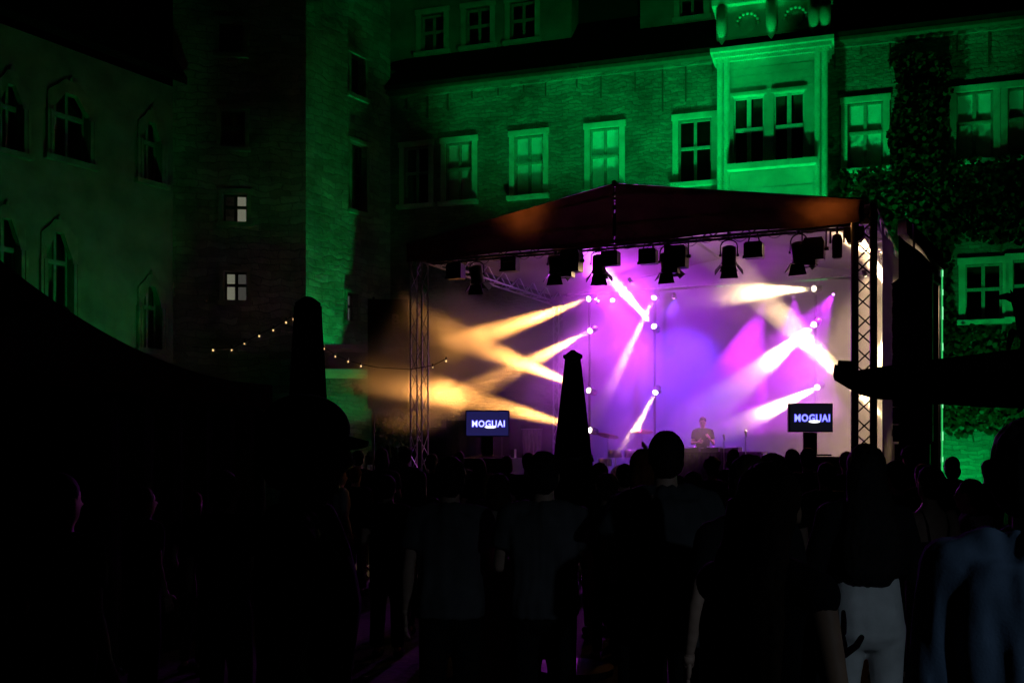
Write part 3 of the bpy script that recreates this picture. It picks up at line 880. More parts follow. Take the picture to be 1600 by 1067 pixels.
# thin haze over the stage, thick soft puffs where the beams burn in it
def blob(c, r, amp):
    """soft ball of smoke about local point c: amp at the middle, nothing at radius r (x, y, z)"""
    s = fn_.new('ShaderNodeVectorMath'); s.operation = 'SUBTRACT'; s.inputs[1].default_value = c; fl_.new(wv.outputs[0], s.inputs[0])
    d = fn_.new('ShaderNodeVectorMath'); d.operation = 'DIVIDE'; d.inputs[1].default_value = r; fl_.new(s.outputs[0], d.inputs[0])
    l = fn_.new('ShaderNodeVectorMath'); l.operation = 'LENGTH'; fl_.new(d.outputs[0], l.inputs[0])
    m = fn_.new('ShaderNodeMapRange'); m.interpolation_type = 'SMOOTHERSTEP'; m.inputs[1].default_value = 1.0; m.inputs[2].default_value = .1
    m.inputs[3].default_value = 0; m.inputs[4].default_value = amp
    fl_.new(l.outputs['Value'], m.inputs[0]); return m.outputs[0]
def add(a, b):
    m = fn_.new('ShaderNodeMath'); m.operation = 'ADD'; fl_.new(a, m.inputs[0]); fl_.new(b, m.inputs[1]); return m.outputs[0]
# warp the puffs so that they drift unevenly
wn_ = fn_.new('ShaderNodeTexNoise'); wn_.inputs['Scale'].default_value = .7; wn_.inputs['Detail'].default_value = 1.5
fl_.new(tc.outputs['Object'], wn_.inputs['Vector'])
wsub = fn_.new('ShaderNodeVectorMath'); wsub.operation = 'SUBTRACT'; wsub.inputs[1].default_value = (.5, .5, .5); fl_.new(wn_.outputs['Color'], wsub.inputs[0])
wsc = fn_.new('ShaderNodeVectorMath'); wsc.operation = 'SCALE'; wsc.inputs['Scale'].default_value = 1.6; fl_.new(wsub.outputs[0], wsc.inputs[0])
wv = fn_.new('ShaderNodeVectorMath'); wv.operation = 'ADD'; fl_.new(tc.outputs['Object'], wv.inputs[0]); fl_.new(wsc.outputs[0], wv.inputs[1])
FOGD = 0.075
d_ = mul(mr.outputs[0], FOGD)
d_ = mul(d_, ramp(sx.outputs[0], -1.6, 1.0))
d_ = mul(d_, ramp(sx.outputs[1], .2, 3.4)); d_ = mul(d_, ramp(sx.outputs[2], .9, 3.4))
L_ = lambda px, py, d: tuple(STG.local(P(px, py, d)))
for c, r, amp in ((L_(705, 535, 22.4), (2.1, 2.0, 1.5), 2.6), (L_(830, 555, 24.3), (1.8, 1.6, 1.8), .62), (L_(645, 590, 21.6), (1.9, 1.8, 1.3), 1.8),
                  (L_(1185, 455, 22.0), (1.8, 1.6, .9), 1.1), (L_(1225, 560, 22.2), (1.4, 1.5, 1.05), .95), (L_(1225, 640, 22.2), (1.45, 1.4, .8), .95),
                  (L_(990, 470, 23.8), (1.1, 1.2, 1.0), .45), (L_(1160, 560, 23.2), (1.2, 1.0, 1.5), .24), (L_(985, 570, 23.7), (.9, 1.0, 1.5), .30), (L_(1378, 420, 22.0), (1.0, 1.5, 1.1), .9), (L_(1375, 560, 22.0), (1.0, 1.5, 1.6), .9), (L_(990, 690, 23.2), (.8, 1.0, .8), .6)):
    d_ = add(d_, mul(blob(c, r, amp), mr.outputs[0]) if amp > .7 else blob(c, r, amp))
d_ = mul(d_, ramp(sx.outputs[2], 6.6, 5.6)); d_ = mul(d_, ramp(sx.outputs[2], .2, 1.4))
fl_.new(d_, vol.inputs['Density'])
fg = MB().box(-3.6, SW+.15, -1.2, SD-.4, .3, 6.5).build('stage_fog', fogm)
fg.location = sp_(0, 0, 0); fg.rotation_euler = (0, 0, SROT)
tag(fg, 'patchy stage fog drifting out to the left of the stage', kind='stuff')


ul = sthing('tower_uplight', 'small green uplight at the foot of the back left tower', 'floodlight', -.06, SD, SZ)  # assumed lamp, added for the green glints on the tower
MB().lathe([(.07,0),(.08,.02),(.07,.14),(.06,.15)], (0,0,0), 14).build('can', M_BLACK, ul, True)
MB().lathe([(.055,.151),(.03,.158),(.004,.16)], (0,0,0), 14).build('lens', MATS['green_lens'], ul, True)
spot('uplight_beam', sp_(-.06, SD, SZ+.2), sp_(-.06, SD, 6), 110, (.15, 1, .6), 9, .5, .03, ul)

# added black panels behind the stage, blocking the castle floods' low rays
for i in range(7):
    s0 = -5.2+i*2.0
    fp = thing('site_fence', 'black site fence panel behind the stage, number %s from the left' % ['one', 'two', 'three', 'four', 'five', 'six', 'seven'][i], 'fence', CAS.pt(s0, -3.45, 0), -CAS.a, 'fence panels behind the stage')
    q = MB()
    for k in range(16):
        x0, x1 = .03+1.9*k/16, .03+1.9*(k+1)/16
        q.quad((x0, .02*math.sin(k*.9), .08), (x1, .02*math.sin((k+1)*.9), .08), (x1, .02*math.sin((k+1)*.9), 2.3), (x0, .02*math.sin(k*.9), 2.3))
    q.build('cloth', M_BLACKCLOTH, fp, True)
    for x in (0, 1.96): MB().cone((x, 0, 0), (x, 0, 2.35), .02, .02, 8).build('post', M_TRUSSDK, fp)
    MB().cone((0, 0, 2.33), (1.96, 0, 2.33), .018, .018, 8).build('rail', M_TRUSSDK, fp)

mk = sthing('masking_cloth', 'low black masking cloth left of the back left tower', 'cloth', 0, 0)  # added to cover the green-lit blocker panels from view
def mfn(u, v): return (-3.6+3.35*u, SD+.25+.04*math.sin(u*40), .02+2.5*v)
sheet('cloth', mfn, 60, 3, M_BLACKCLOTH, mk)
for x in (-3.6, -1.9, -.25): MB().cone((x, SD+.3, 0), (x, SD+.3, 2.55), .025, .025, 8).build('post', M_TRUSSDK, mk)
# =================================================================== lamps under the front beam
M_LAMPDK = mat('lamp_black', (0.014, 0.013, 0.015), 0.45, nscale=12, nvar=0.3)
M_LAMPMETAL = mat('lamp_metal', (0.35, 0.35, 0.36), 0.35, 0.8)
HZ = EAV - .18 - .135
LG = 'lamps hanging under the front beam'
def hung(name, label, px, py):
    s, z = STG.at(px, py, .15)
    t = sthing(name, label, 'stage lamp', s, .15, HZ, LG); t.scale = (1.08,)*3
    return t, (z - HZ)/1.08
def fresnel(label, px, py, rz=0.0):
    """round lens lantern with yoke and barn doors, tipped down towards the audience side"""
    t, z = hung('fresnel_lamp', label, px, py)
    t.rotation_euler.z += rz
    MB().cone((0,0,.02), (0,0,-.06), .03, .03, 8).box(-.03, .03, -.03, .03, -.02, .06).build('clamp', M_LAMPDK, t)
    yk = []
    for i in range(13):
        a = math.pi*i/12; yk.append((.135*math.cos(a), 0, z+.06+(-z-.12)*math.sin(a)**.5 if i not in (0, 12) else z+.0))
    MB().tube(yk, .012, 6).build('yoke', M_LAMPDK, t)
    q = Matrix.Rotation(R(-155), 3, 'X')
    MB().lathe([(.06,-.17),(.105,-.15),(.115,-.05),(.115,.08),(.128,.10),(.128,.14)], (0,0,z-.02), 18, q).build('body', M_LAMPDK, t, True)
    for dx in (-1, 1):
        MB().cone((dx*.12,0,z), (dx*.155,0,z), .022, .022, 8).build('tilt_knob', M_LAMPDK, t)
    c = Vector((0,0,z-.02))
    def flap(pts):
        pv = [c + q @ Vector(p) for p in pts]
        nrm = (pv[1]-pv[0]).cross(pv[2]-pv[0]).normalized()*.006
        return MB().add([p+nrm for p in pv]+[p-nrm for p in pv], [(0,1,2,3),(7,6,5,4),(0,4,5,1),(1,5,6,2),(2,6,7,3),(3,7,4,0)])
    flap([(-.10,.125,.14),(.10,.125,.14),(.145,.20,.30),(-.145,.20,.30)]).build('barn_door', M_LAMPDK, t)
    flap([(-.10,-.125,.14),(.10,-.125,.14),(.145,-.20,.30),(-.145,-.20,.30)]).build('barn_door', M_LAMPDK, t)
    flap([(.125,-.09,.14),(.125,.09,.14),(.22,.13,.26),(.22,-.13,.26)]).build('barn_door', M_LAMPDK, t)
    flap([(-.125,-.09,.14),(-.125,.09,.14),(-.22,.13,.26),(-.22,-.13,.26)]).build('barn_door', M_LAMPDK, t)
    return t
def boxlamp(label, px, py, w=.29, h=.25, slot=True):
    t, z = hung('flood_box_lamp', label, px, py)
    h_ = h/2
    MB().prism([(-w/2,z-h_),(w/2,z-h_),(w/2,z+h_*.8),(w/2-.03,z+h_),(-w/2+.03,z+h_),(-w/2,z+h_*.8)], -.09, .10).build('housing', M_LAMPDK, t)
    MB().box(-w/2-.012, w/2+.012, -.115, -.092, z-h_-.01, z-h_+.03).build('lip', M_LAMPDK, t)
    if slot: MB().box(-w/2+.05, w/2-.05, -.098, -.091, z+.02, z+.04).build('slot', M_LAMPMETAL, t)
    y = MB()
    for dx in (-1, 1): y.cone((dx*w*.32, 0, z+h_-.01), (dx*w*.2, 0, .0), .012, .012, 6)
    y.build('hanger', M_LAMPDK, t)
    return t
def squarelamp(label, px, py, w=.33, h=.36):
    t, z = hung('cyclorama_lamp', label, px, py)
    h_ = h/2
    MB().prism([(-w/2,z-h_),(w/2,z-h_),(w/2+.01,z+h_*.6),(w/2-.02,z+h_),(-w/2+.02,z+h_),(-w/2-.01,z+h_*.6)], -.11, .13).build('housing', M_LAMPDK, t)
    MB().tube([(-w/2-.03,0,z), (-w/2-.03,0,-.01), (w/2+.03,0,-.01), (w/2+.03,0,z)], .012, 6).build('yoke', M_LAMPDK, t)
    MB().cone((w/2,0,z), (w/2+.07,0,z), .03, .03, 8).build('tilt_knob', M_LAMPDK, t)
    MB().prism([(-w/2-.04,z-h_-.07),(w/2-.12,z-h_-.09),(w/2-.12,z-h_-.003),(-w/2+.02,z-h_-.003)], -.12, .05).build('flap', M_LAMPDK, t)
    return t
fresnel('barn-door lamp at the dark left end of the beam', 745, 428, .1)
fresnel('barn-door lamp left of the big square lamp, edge on violet haze', 868, 412, .15)
fresnel('barn-door lamp right in front of the white-hot beam', 936, 412, .3)
fresnel('barn-door lamp tucked under the right-hand square lamp in purple', 1043, 408, -.1)
fresnel('barn-door lamp alone against the pale right-hand haze', 1139, 399, .25)
fresnel('barn-door lamp in front of the brown square lamp on the right', 1248, 393, -.2)
boxlamp('small box lamp left of the violet haze', 797, 413)
boxlamp('small box lamp right of the white-hot beam', 954, 404)
boxlamp('small box lamp hanging alone at the stage centre', 1013, 401)
boxlamp('small box lamp right of the lone barn-door lamp', 1178, 391)
boxlamp('dark box lamp at the far left of the beam', 712, 424, .3, .27, False)
squarelamp('large square lamp beside the left barn-door lamp', 893, 409)
squarelamp('large square lamp over a barn-door lamp in purple haze', 1057, 402, .34, .36)
squarelamp('large square lamp with a brown face near the right tower', 1272, 390, .30, .34)
t, z = hung('moving_light', 'slim black moving light hanging beside the right tower', 1308, 385)
MB().lathe([(.05,z-.19),(.075,z-.17),(.08,z+.1),(.06,z+.17),(.03,z+.19)], (0,0,0), 14).build('head', M_LAMPDK, t, True)
MB().tube([(-.10,0,z+.05),(-.10,0,z+.24),(.10,0,z+.24),(.10,0,z+.05)], .016, 6).build('yoke', M_LAMPDK, t)
MB().prism([(.16,z+.02),(.34,z+.04),(.40,z+.12),(.40,z+.26),(.12,z+.26),(.12,z+.12)], -.1, .1).build('ballast', M_LAMPDK, t)
MB().cone((0,0,z+.2), (0,0,.0), .02, .02, 8).build('clamp', M_LAMPDK, t)
# safety cables
cb = sthing('cable_loom', 'thin black lamp cables looped along the front beam', 'cable', 0, .15, HZ)
for i in range(26):
    x0 = .6+i*.29; pts = []
    dp = .05+random.random()*.07
    for k in range(9):
        u = k/8; pts.append((x0+.3*u, 0.02*math.sin(i), -.01-dp*math.sin(math.pi*u)))
    MB().tube(pts, .006, 5).build('cable', M_LAMPDK, cb)

# assumed orange blinders behind the gable cloth, sources of its orange glow
emit('blinder_lens', (1, .45, .12), 6)
def assumed_blinder(label, px, py, power, dx):
    s, z = STG.at(px, py, .2)
    t = sthing('blinder', label, 'stage lamp', s, .27, z)
    MB().lathe([(.06,.14),(.11,.10),(.12,.02),(.115,.0)], (0,0,0), 14, Matrix.Rotation(R(-90), 3, 'X')).build('can', M_LAMPDK, t, True)
    MB().lathe([(.10,.002),(.09,.012),(.01,.018)], (0,0,0), 14, Matrix.Rotation(R(90), 3, 'X')).build('lens', MATS['blinder_lens'], t, True)
    MB().cone((0,.1,0), (0,.1,-max(.1, z-EAV)), .015, .015, 6).build('stem', M_LAMPDK, t)
    p = sp_(s, .22, z)
    spot('beam', p, sp_(s+dx, -.33, z+.10), power, (1, .38, .08), 118, 1.0, .05, t)
assumed_blinder('orange lamp glowing through the gable cloth on the left', 836, 340, 260, 0)
assumed_blinder('orange lamp glowing through the gable cloth near the right eave', 1300, 338, 190, .0)

# =================================================================== right wing: loudspeakers, black wing cloth, flood-lit edge as glowing strips
FR = sp_(SW, 0, 0)
WP = P(1467, 560, 18.6); WP.z = 0
WS = P(1404, 560, 18.0); WS.z = 0
WF = WallF(WS, WP)
wing = thing('wing_wall', 'black cloth wing to the right of the stage with a bright green edge', 'wing wall', (WF.o.x, WF.o.y, 0), -WF.a)
def wfn(u, v):
    x = .0+WF.len*u; return (x, .45*0+.02*math.sin(x*8), .0+(5.5-.5*u)*v)
sheet('cloth', wfn, 40, 6, M_BLACKCLOTH, wing)
MB().prism([(.1,5.52),(WF.len,4.98),(WF.len,5.26),(.1,5.78)], -.09, .10).build('top_beam', MATS['truss_aluminium'], wing)
MB().prism([(.35,5.0),(WF.len,4.70),(WF.len,4.84),(.35,5.14)], -.05, .06).build('lower_beam', MATS['painted_wood'], wing)
MB().cone((WF.len+.04,0,0), (WF.len+.04,0,5.3), .03, .03, 8).build('edge_pole', M_TRUSS, wing)
emit('led_green', (.06, 1.0, .22), .55); emit('led_hot', (.35, 1.0, .5), 1.3)  # green flood light on the cloth edge, put in as emission
MB().box(WF.len+.034, WF.len+.046, -.05, -.034, .5, 5.1).build('led_strip', MATS['led_green'], wing)
z = .6
while z < 5.0:
    L_ = .08+random.random()*.16
    MB().box(WF.len+.033, WF.len+.047, -.056, -.051, z, min(z+L_, 5.05)).build('led_segment', MATS['led_hot'], wing)
    z += L_+.16+random.random()*.3
arr = thing('line_array', 'tall black column of flown loudspeakers right of the stage', 'loudspeaker', P(1428, 700, 17.6)*1.0, SROT)
arr.location.z = 0
for k in range(9):
    z1 = 4.55-k*.30; bend = .012*k*k*.25
    MB().prism([(-.33,z1-.285),(.30,z1-.285),(.30,z1),(-.33,z1)], -.22+bend*.3, .22+bend*.3).build('cabinet', M_LAMPDK, arr)
    MB().box(-.345, -.331, -.2, .2, z1-.2, z1-.08).build('side_bracket', M_LAMPMETAL, arr)
MB().box(-.30, .26, -.2, .2, 0, 1.82).build('subwoofer', M_LAMPDK, arr)
MB().prism([(-.36,4.56),(.3,4.56),(.3,4.74),(-.1,4.74)], -.2, .2).build('rigging_frame', M_LAMPDK, arr)
MB().cone((0,0,4.74), (0,0,5.6), .02, .02, 8).build('chain', M_LAMPDK, arr)

# =================================================================== screens with the act's name
emit('screen_dark', (.035, .03, .20), .35); emit('screen_dim', (.015, .015, .03), .25)
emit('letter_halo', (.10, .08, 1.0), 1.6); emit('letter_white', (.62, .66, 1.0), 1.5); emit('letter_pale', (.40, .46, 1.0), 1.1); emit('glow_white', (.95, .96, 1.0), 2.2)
def text_mesh(txt, size, offset, ext, m, xs=1.0):
    cu = bpy.data.curves.new('lettering', 'FONT'); cu.body = txt; cu.size = size; cu.offset = offset; cu.extrude = ext
    cu.align_x = 'CENTER'; cu.align_y = 'CENTER'; cu.resolution_u = 3; cu.space_character = 1.12
    o = bpy.data.objects.new('lettering', cu); COL.objects.link(o)
    dg = bpy.context.evaluated_depsgraph_get()
    me = bpy.data.meshes.new_from_object(o.evaluated_get(dg))
    bpy.data.objects.remove(o)
    for v in me.vertices:
        x, y, z_ = v.co; v.co = (x*xs, -z_, y)
    me.materials.clear(); me.materials.append(m)
    return me
def screen(label, px0, py0, px1, py1, off, rz, scr, core):
    s, z0_ = STG.at((px0+px1)/2, py1, off); _, z1_ = STG.at((px0+px1)/2, py0, off)
    p = sp_(s, off, 0)
    w = (px1-px0)/FPX*p.y/math.cos(rz)
    t = thing('screen', label, 'screen', p, rz, 'video screens at the stage front')
    h = z1_-z0_; zc = (z0_+z1_)/2
    MB().box(-w/2, w/2, .0, .07, z0_, z1_).build('casing', M_LAMPDK, t)
    MB().box(-w/2+.02, w/2-.02, -.006, -.001, z0_+.02, z1_-.02).build('display', scr, t)
    for m, so, y, nm in ((MATS['letter_halo'], .022, -.009, 'lettering_glow'), (core, .002, -.014, 'lettering')):
        o = link(nm, text_mesh('MOGUAI', h*.34, so*h*.95, .0008, m, .88), t); o.location = (.02, y, zc-.01)
    MB().lathe([(.14*w, 0), (.12*w, .0015)], (0,0,0), 20, None)
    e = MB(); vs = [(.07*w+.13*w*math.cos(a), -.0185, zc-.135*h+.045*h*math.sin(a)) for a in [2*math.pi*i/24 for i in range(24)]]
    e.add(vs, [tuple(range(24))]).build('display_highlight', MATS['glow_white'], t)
    MB().box(-.11, .11, .02, .06, z0_-.35, z0_-.003).build('stand_neck', M_LAMPDK, t)
    MB().box(-.3, .3, -.1, .2, z0_-.38, z0_-.352).build('stand_foot', M_LAMPDK, t)
    return t, p, z0_-.38
sc1 = screen('blue glowing screen with white lettering on the left of the stage', 727, 641, 796, 682, -.6, -.02, MATS['screen_dark'], MATS['letter_white'])
sc2 = screen('dark screen with blue lettering on the right of the stage', 1232, 630, 1302, 675, -.6, .06, MATS['screen_dim'], MATS['letter_pale'])
for (t, p, zb), lb in ((sc1, 'left'), (sc2, 'right')):
    st = thing('subwoofer_stack', 'black subwoofer stack under the %s screen' % lb, 'loudspeaker', (p.x, p.y+.05, 0), SROT)
    for k in range(2):
        zt = zb-.01-k*(zb*.5)
        MB().box(-.58, -.01, -.3, .4, zt-zb*.5+.012, zt).build('cabinet', M_LAMPDK, st)
        MB().box(.01, .58, -.3, .4, zt-zb*.5+.012, zt).build('cabinet', M_LAMPDK, st)
# =================================================================== on the stage
tb = sthing('performer_table', 'long black cloth-covered table in front of the performer', 'table', *(lambda a: (a[0], 4.2))(STG.at(1110, 700, 4.2)), SZ)
MB().box(-1.15, 1.15, -.35, .35, .86, .90).build('tabletop', M_LAMPDK, tb)
q = MB(); n = 60
for i in range(n):
    x0 = -1.15+2.3*i/n; x1 = -1.15+2.3*(i+1)/n
    q.quad((x0,-.36+.02*math.sin(i*1.3),0),(x1,-.36+.02*math.sin((i+1)*1.3),0),(x1,-.355,.88),(x0,-.355,.88))
q.build('cloth', M_BLACKCLOTH, tb, True)
for dx in (-1.05, 1.05): MB().cone((dx,.25,0),(dx,.25,.86),.02,.02,8).build('leg', M_LAMPDK, tb)
mx_ = sthing('dj_mixer', 'flat black mixer and decks on the performer table', 'mixer', *(lambda a: (a[0], 4.2))(STG.at(1112, 690, 4.2)), SZ+.90)
for dx in (-.42, 0, .42):
    MB().prism([(dx-.19,0),(dx+.19,0),(dx+.19,.09),(dx-.19,.06)], -.2, .2).build('deck' if dx else 'mixer', M_LAMPDK, mx_)
    MB().lathe([(.1,.09),(.1,.1),(.09,.105)], (dx,-.02,0), 16).build('platter', M_LAMPMETAL, mx_, True)
def cymbal(label, px, py, off, tilt, drum=False):
    s, z = STG.at(px, py, off)
    t = sthing('cymbal_stand', label, 'cymbal', s, off, SZ, 'cymbals on stands by the drum kit')
    zz = z-SZ
    MB().cone((0,0,.3),(0,0,zz), .012, .008, 8).build('stem', M_LAMPMETAL, t)
    for k in range(3):
        a = k*2.094; MB().cone((0,0,.35),(.28*math.cos(a),.28*math.sin(a),0), .010, .010, 6).build('leg', M_LAMPMETAL, t)
    MB().lathe([(.005,.03),(.05,.025),(.07,.01),(.26,-.012),(.26,-.016),(.07,.004),(.005,.02)], (0,0,zz), 24, Matrix.Rotation(R(tilt), 3, 'X') @ Matrix.Rotation(R(6), 3, 'Y')).build('cymbal', MATS['brass'], t, True)
mat('brass', (.55, .38, .12), .3, .9)
cymbal('cymbal on a stand caught in the low orange beam', 1003, 673, 5.0, 12)
cymbal('dim cymbal on a stand left of the orange beam', 950, 680, 5.2, -14)
dr = sthing('drum_kit', 'small drum kit in the violet haze behind the crowd', 'drum', STG.at(975, 715, 5.4)[0], 5.4, SZ)
MB().lathe([(.28,-.2),(.29,-.19),(.29,.19),(.28,.2)], (0,0,.3), 24, Matrix.Rotation(R(90), 3, 'X')).build('bass_drum', MATS['lamp_black'], dr, True)
for dx, zz in ((-.45,.55), (.45,.6), (-.2,.75), (.2,.75)):
    MB().lathe([(.15,0),(.16,.01),(.16,.17),(.15,.18)], (dx,-.05,zz), 18).build('drum', MATS['lamp_metal'], dr, True)
    MB().cone((dx,.0,0),(dx,-.05,zz), .012, .012, 6).build('drum_leg', M_LAMPMETAL, dr)
def mic(label, px, py, off):
    s, z = STG.at(px, py, off)
    t = sthing('microphone_stand', label, 'microphone', s, off, SZ, 'microphone stands on the stage')
    MB().cone((0,0,.02),(0,0,z-SZ-.1), .012, .009, 8).build('stand', M_LAMPMETAL, t)
    MB().lathe([(.13,0),(.13,.015),(.02,.03)], (0,0,0), 16).build('foot', M_LAMPDK, t)
    MB().lathe([(.012,-.1),(.02,-.02),(.028,.02),(.02,.05),(.004,.06)], (0,0,z-SZ-.02), 10, Matrix.Rotation(R(35), 3, 'X')).build('microphone', M_LAMPMETAL, t, True)
mic('microphone stand right of the performer', 1165, 674, 3.6)
mic('microphone stand close to the performer table', 1131, 680, 3.8)
def wedge(label, px, py, off):
    s, z = STG.at(px, py, off)
    t = sthing('monitor_wedge', label, 'loudspeaker', s, off, SZ)
    MB().prism([(-.3,0),(.3,0),(.22,.42),(-.1,.42)], -.25, .25).build('cabinet', M_LAMPDK, t)
    MB().box(-.22,.18,-.262,-.252,.06,.36).build('grille', M_LAMPMETAL, t)
wedge('stage monitor wedge left of the right screen', 1196, 705, 1.8)
cu = sthing('curtain', 'gathered violet-lit curtain left of the drum kit', 'curtain', STG.at(831, 690, 6.6)[0], 6.6, SZ)
def cfn(u, v): 
    x = (u-.5)*(.45+.1*v); return (x, .05*math.sin(u*28), .2+1.25*v-.35*u*(1-v))
sheet('cloth', cfn, 40, 8, MATS['curtain_net'], cu)
MB().cone((-.3,0,1.46),(.3,0,1.46),.015,.015,6).build('rail', M_LAMPMETAL, cu)
bx = sthing('flight_case', 'slim pink-lit upright case beside the left screen', 'case', STG.at(802, 712, 1.5)[0], 1.5, SZ)
MB().box(-.045,.045,-.05,.05,.35,.95).build('panel', MATS['painted_wood'], bx)
MB().box(-.12,.12,-.15,.15,0,.345).build('base', M_LAMPDK, bx)

# =================================================================== left background: terrace, banner, festoon bulbs
ter = thing('terrace_wall', 'low terrace wall with ledges behind the crowd on the left', 'wall', P(540, 700, 27.0), R(4))
ter.location.z = 0
def tp(px, py): v = P(px, py, 27.0); return v.x-ter.location.x, v.z
(x0, z0), (x1, z1) = tp(470, 577), tp(580, 577)
MB().box(x0, x1, 0, 1.5, 0, z0-.12).build('wall', M_RUBBLE, ter)
MB().box(x0-.03, x1+.05, -.12, 1.5, z0-.12, z0).build('ledge', M_SAND, ter)
MB().box(x0, x1-.06, -.06, 0, z0-.24, z0-.123).build('moulding', M_SAND, ter)
(xa, za), (xb, zb) = tp(470, 533), tp(575, 533)
MB().box(xa, xb, 1.4, 1.9, za-.06, za+.06).build('upper_ledge', M_SAND, ter)
MB().box(xa, xb-.05, 1.55, 1.85, za-.14, za-.063).build('upper_moulding', M_SAND, ter)
MB().box(xa, xb, 1.6, 1.8, 0, za-.143).build('upper_wall', M_PLASTER, ter)
class FT: pass
ft = Frame(ter.location.x, ter.location.y, -4)
ivy('ivy_patch', 'ivy patch on the low terrace wall', ft, [(tp(535, 0)[0], tp(582, 0)[0], 2.9, z0-.2), (x1-.1, x1+1.5, 1.5, 3.3)], -.02, 1500, 21, .12, .3)

M_BANNER = mat('banner_cloth', (.006, .006, .007), .9)
M_BLET = mat('banner_letter', (.30, .24, .34), .7)
bn = thing('banner', 'tall black banner with faint vertical lettering beside the left tower', 'banner', P(608, 700, 22.0), 0)
bn.location.z = 0
MB().box(-.46, .40, 0, .03, 2.6, 4.95).build('cloth', M_BANNER, bn)
MB().cone((-.34,.05,0),(-.34,.05,5.0),.025,.025,8).build('pole', M_TRUSSDK, bn)
for i, ch in enumerate('BE'):
    o = link('letter', text_mesh(ch, .30, .012, .004, M_BLET), bn); o.location = (.14, -.008, 4.50-i*.245)

emit('bulb_glow', (1.0, .62, .26), 1.2)
def festoon(label, pts, depth, bulbs):
    t = thing('festoon_lights', label, 'string lights', P(pts[0][0], pts[0][1], depth))
    base = P(pts[0][0], pts[0][1], depth)
    w = [P(x, y-3, depth)-base for x, y in pts]
    MB().tube(w, .006, 5).build('cable', M_LAMPDK, t)
    for x, y in bulbs:
        c = P(x, y, depth)-base
        r = .009+random.random()*.007
        MB().ell(c, (r, r, r*1.2), 10, 8).build('bulb', MATS['bulb_glow'], t, True)
        MB().cone(c+Vector((0,0,r)), c+Vector((0,0,.06)), .012, .012, 6).build('socket', M_LAMPDK, t)
festoon('string of warm bulbs rising towards the closed parasol on the left', [(300, 545), (333, 547), (362, 547), (382, 537), (405, 525), (427, 515), (447, 503), (470, 490)], 13.0,
        [(333, 547), (362, 547), (382, 537), (405, 525), (427, 516), (447, 504), (459, 499)])
festoon('string of warm bulbs sagging right of the left parasol', [(480, 530), (506, 545), (524, 557), (544, 566), (564, 572), (590, 577), (640, 580), (676, 574), (698, 563)], 16.0,
        [(506, 545), (524, 557), (544, 565), (564, 572), (676, 574), (697, 564)])

# =================================================================== parasols, tent, bar canopy
M_PARASOL = mat('parasol_cloth', (.009, .009, .009), .95, nscale=4, nvar=.3, spec=0.0)
def parasol(label, px, ptop, d, rt, rb, zb, fl=1.35):
    p = P(px, 700, d); zt = P(px, ptop, d).z
    t = thing('closed_parasol', label, 'parasol', (p.x, p.y, 0), 0, 'closed parasols standing in the crowd')
    q = MB(); nf = 8; nu = 64; nv = 14; H = zt-.06-zb
    def fn(u, v):
        r = rb+(rt-rb)*v**1.1
        r *= 1+.22*math.cos(u*2*math.pi*nf+.5*math.sin(v*4))*(1-.5*v)
        if v < .06: r *= .93
        return (r*math.cos(u*2*math.pi), r*math.sin(u*2*math.pi), zb+H*v+.05*math.cos(u*2*math.pi*nf)*(1-v)**6)
    for i in range(nu):
        for j in range(nv): q.quad(fn(i/nu,j/nv), fn((i+1)/nu,j/nv), fn((i+1)/nu,(j+1)/nv), fn(i/nu,(j+1)/nv))
    q.build('folded_canopy', M_PARASOL, t, True)
    MB().lathe([(rt*.9,zt-.075),(rt*fl,zt-.065),(rt*fl*1.03,zt-.04),(rt*.6,zt-.015),(rt*.3,zt)], (0,0,0), 20).build('cap', M_PARASOL, t, True)
    MB().cone((0,0,.05),(0,0,zt-.05), .028, .028, 10).build('pole', M_LAMPDK, t)
    MB().lathe([(.32,0),(.32,.05),(.05,.09)], (0,0,0), 20).build('foot', M_LAMPDK, t)
    MB().lathe([(rb*.98,zb+H*.38),(rb*.92,zb+H*.42)], (0,0,0), 24).build('tie', M_LAMPDK, t, True)
parasol('black closed parasol in front of the amber beams', 895, 547, 8.0, .055, .17, 1.15)
parasol('black closed parasol behind the capped man on the left', 481, 464, 6.5, .078, .145, 1.1, 1.0)

M_TENT = mat('tent_cloth', (.006, .003, .0025), .95, nscale=2, nvar=.25, spec=0.0)
te = thing('market_tent', 'dark peaked market tent filling the left edge', 'tent', (-5.6, 8.6, 0), R(-8))
hw = 2.7; zev = 2.42; zap = 4.6
def tent_z(r): return zev + (zap-zev)*(1-r)**2.0
q = MB(); ns = 24
corn = [(-hw,-hw),(hw,-hw),(hw,hw),(-hw,hw)]
for c in range(4):
    a_, b_ = Vector(corn[c]), Vector(corn[(c+1) % 4])
    q = MB()
    for i in range(ns):
        r0, r1 = i/ns, (i+1)/ns
        for k in range(6):
            def pt(r, u): v = a_.lerp(b_, u)*r; return (v.x, v.y, tent_z(r) - .04*math.sin(math.pi*u)*r)
            q.quad(pt(r1,k/6), pt(r1,(k+1)/6), pt(r0,(k+1)/6), pt(r0,k/6))
    q.build('roof_panel', M_TENT, te, True)
    dirv = (b_-a_).normalized(); q2 = MB()
    for k in range(18):
        u0, u1 = k/18, (k+1)/18
        p0, p1 = a_.lerp(b_,u0), a_.lerp(b_,u1)
        q2.quad((p0.x,p0.y,zev-.25-.012*math.sin(u0*40)),(p1.x,p1.y,zev-.25-.012*math.sin(u1*40)),(p1.x,p1.y,zev-.04*math.sin(math.pi*u1)),(p0.x,p0.y,zev-.04*math.sin(math.pi*u0)))
    q2.build('valance', M_TENT, te)
    MB().cone((a_.x*.97,a_.y*.97,0),(a_.x*.97,a_.y*.97,zev), .035, .035, 10).build('leg', M_LAMPDK, te)
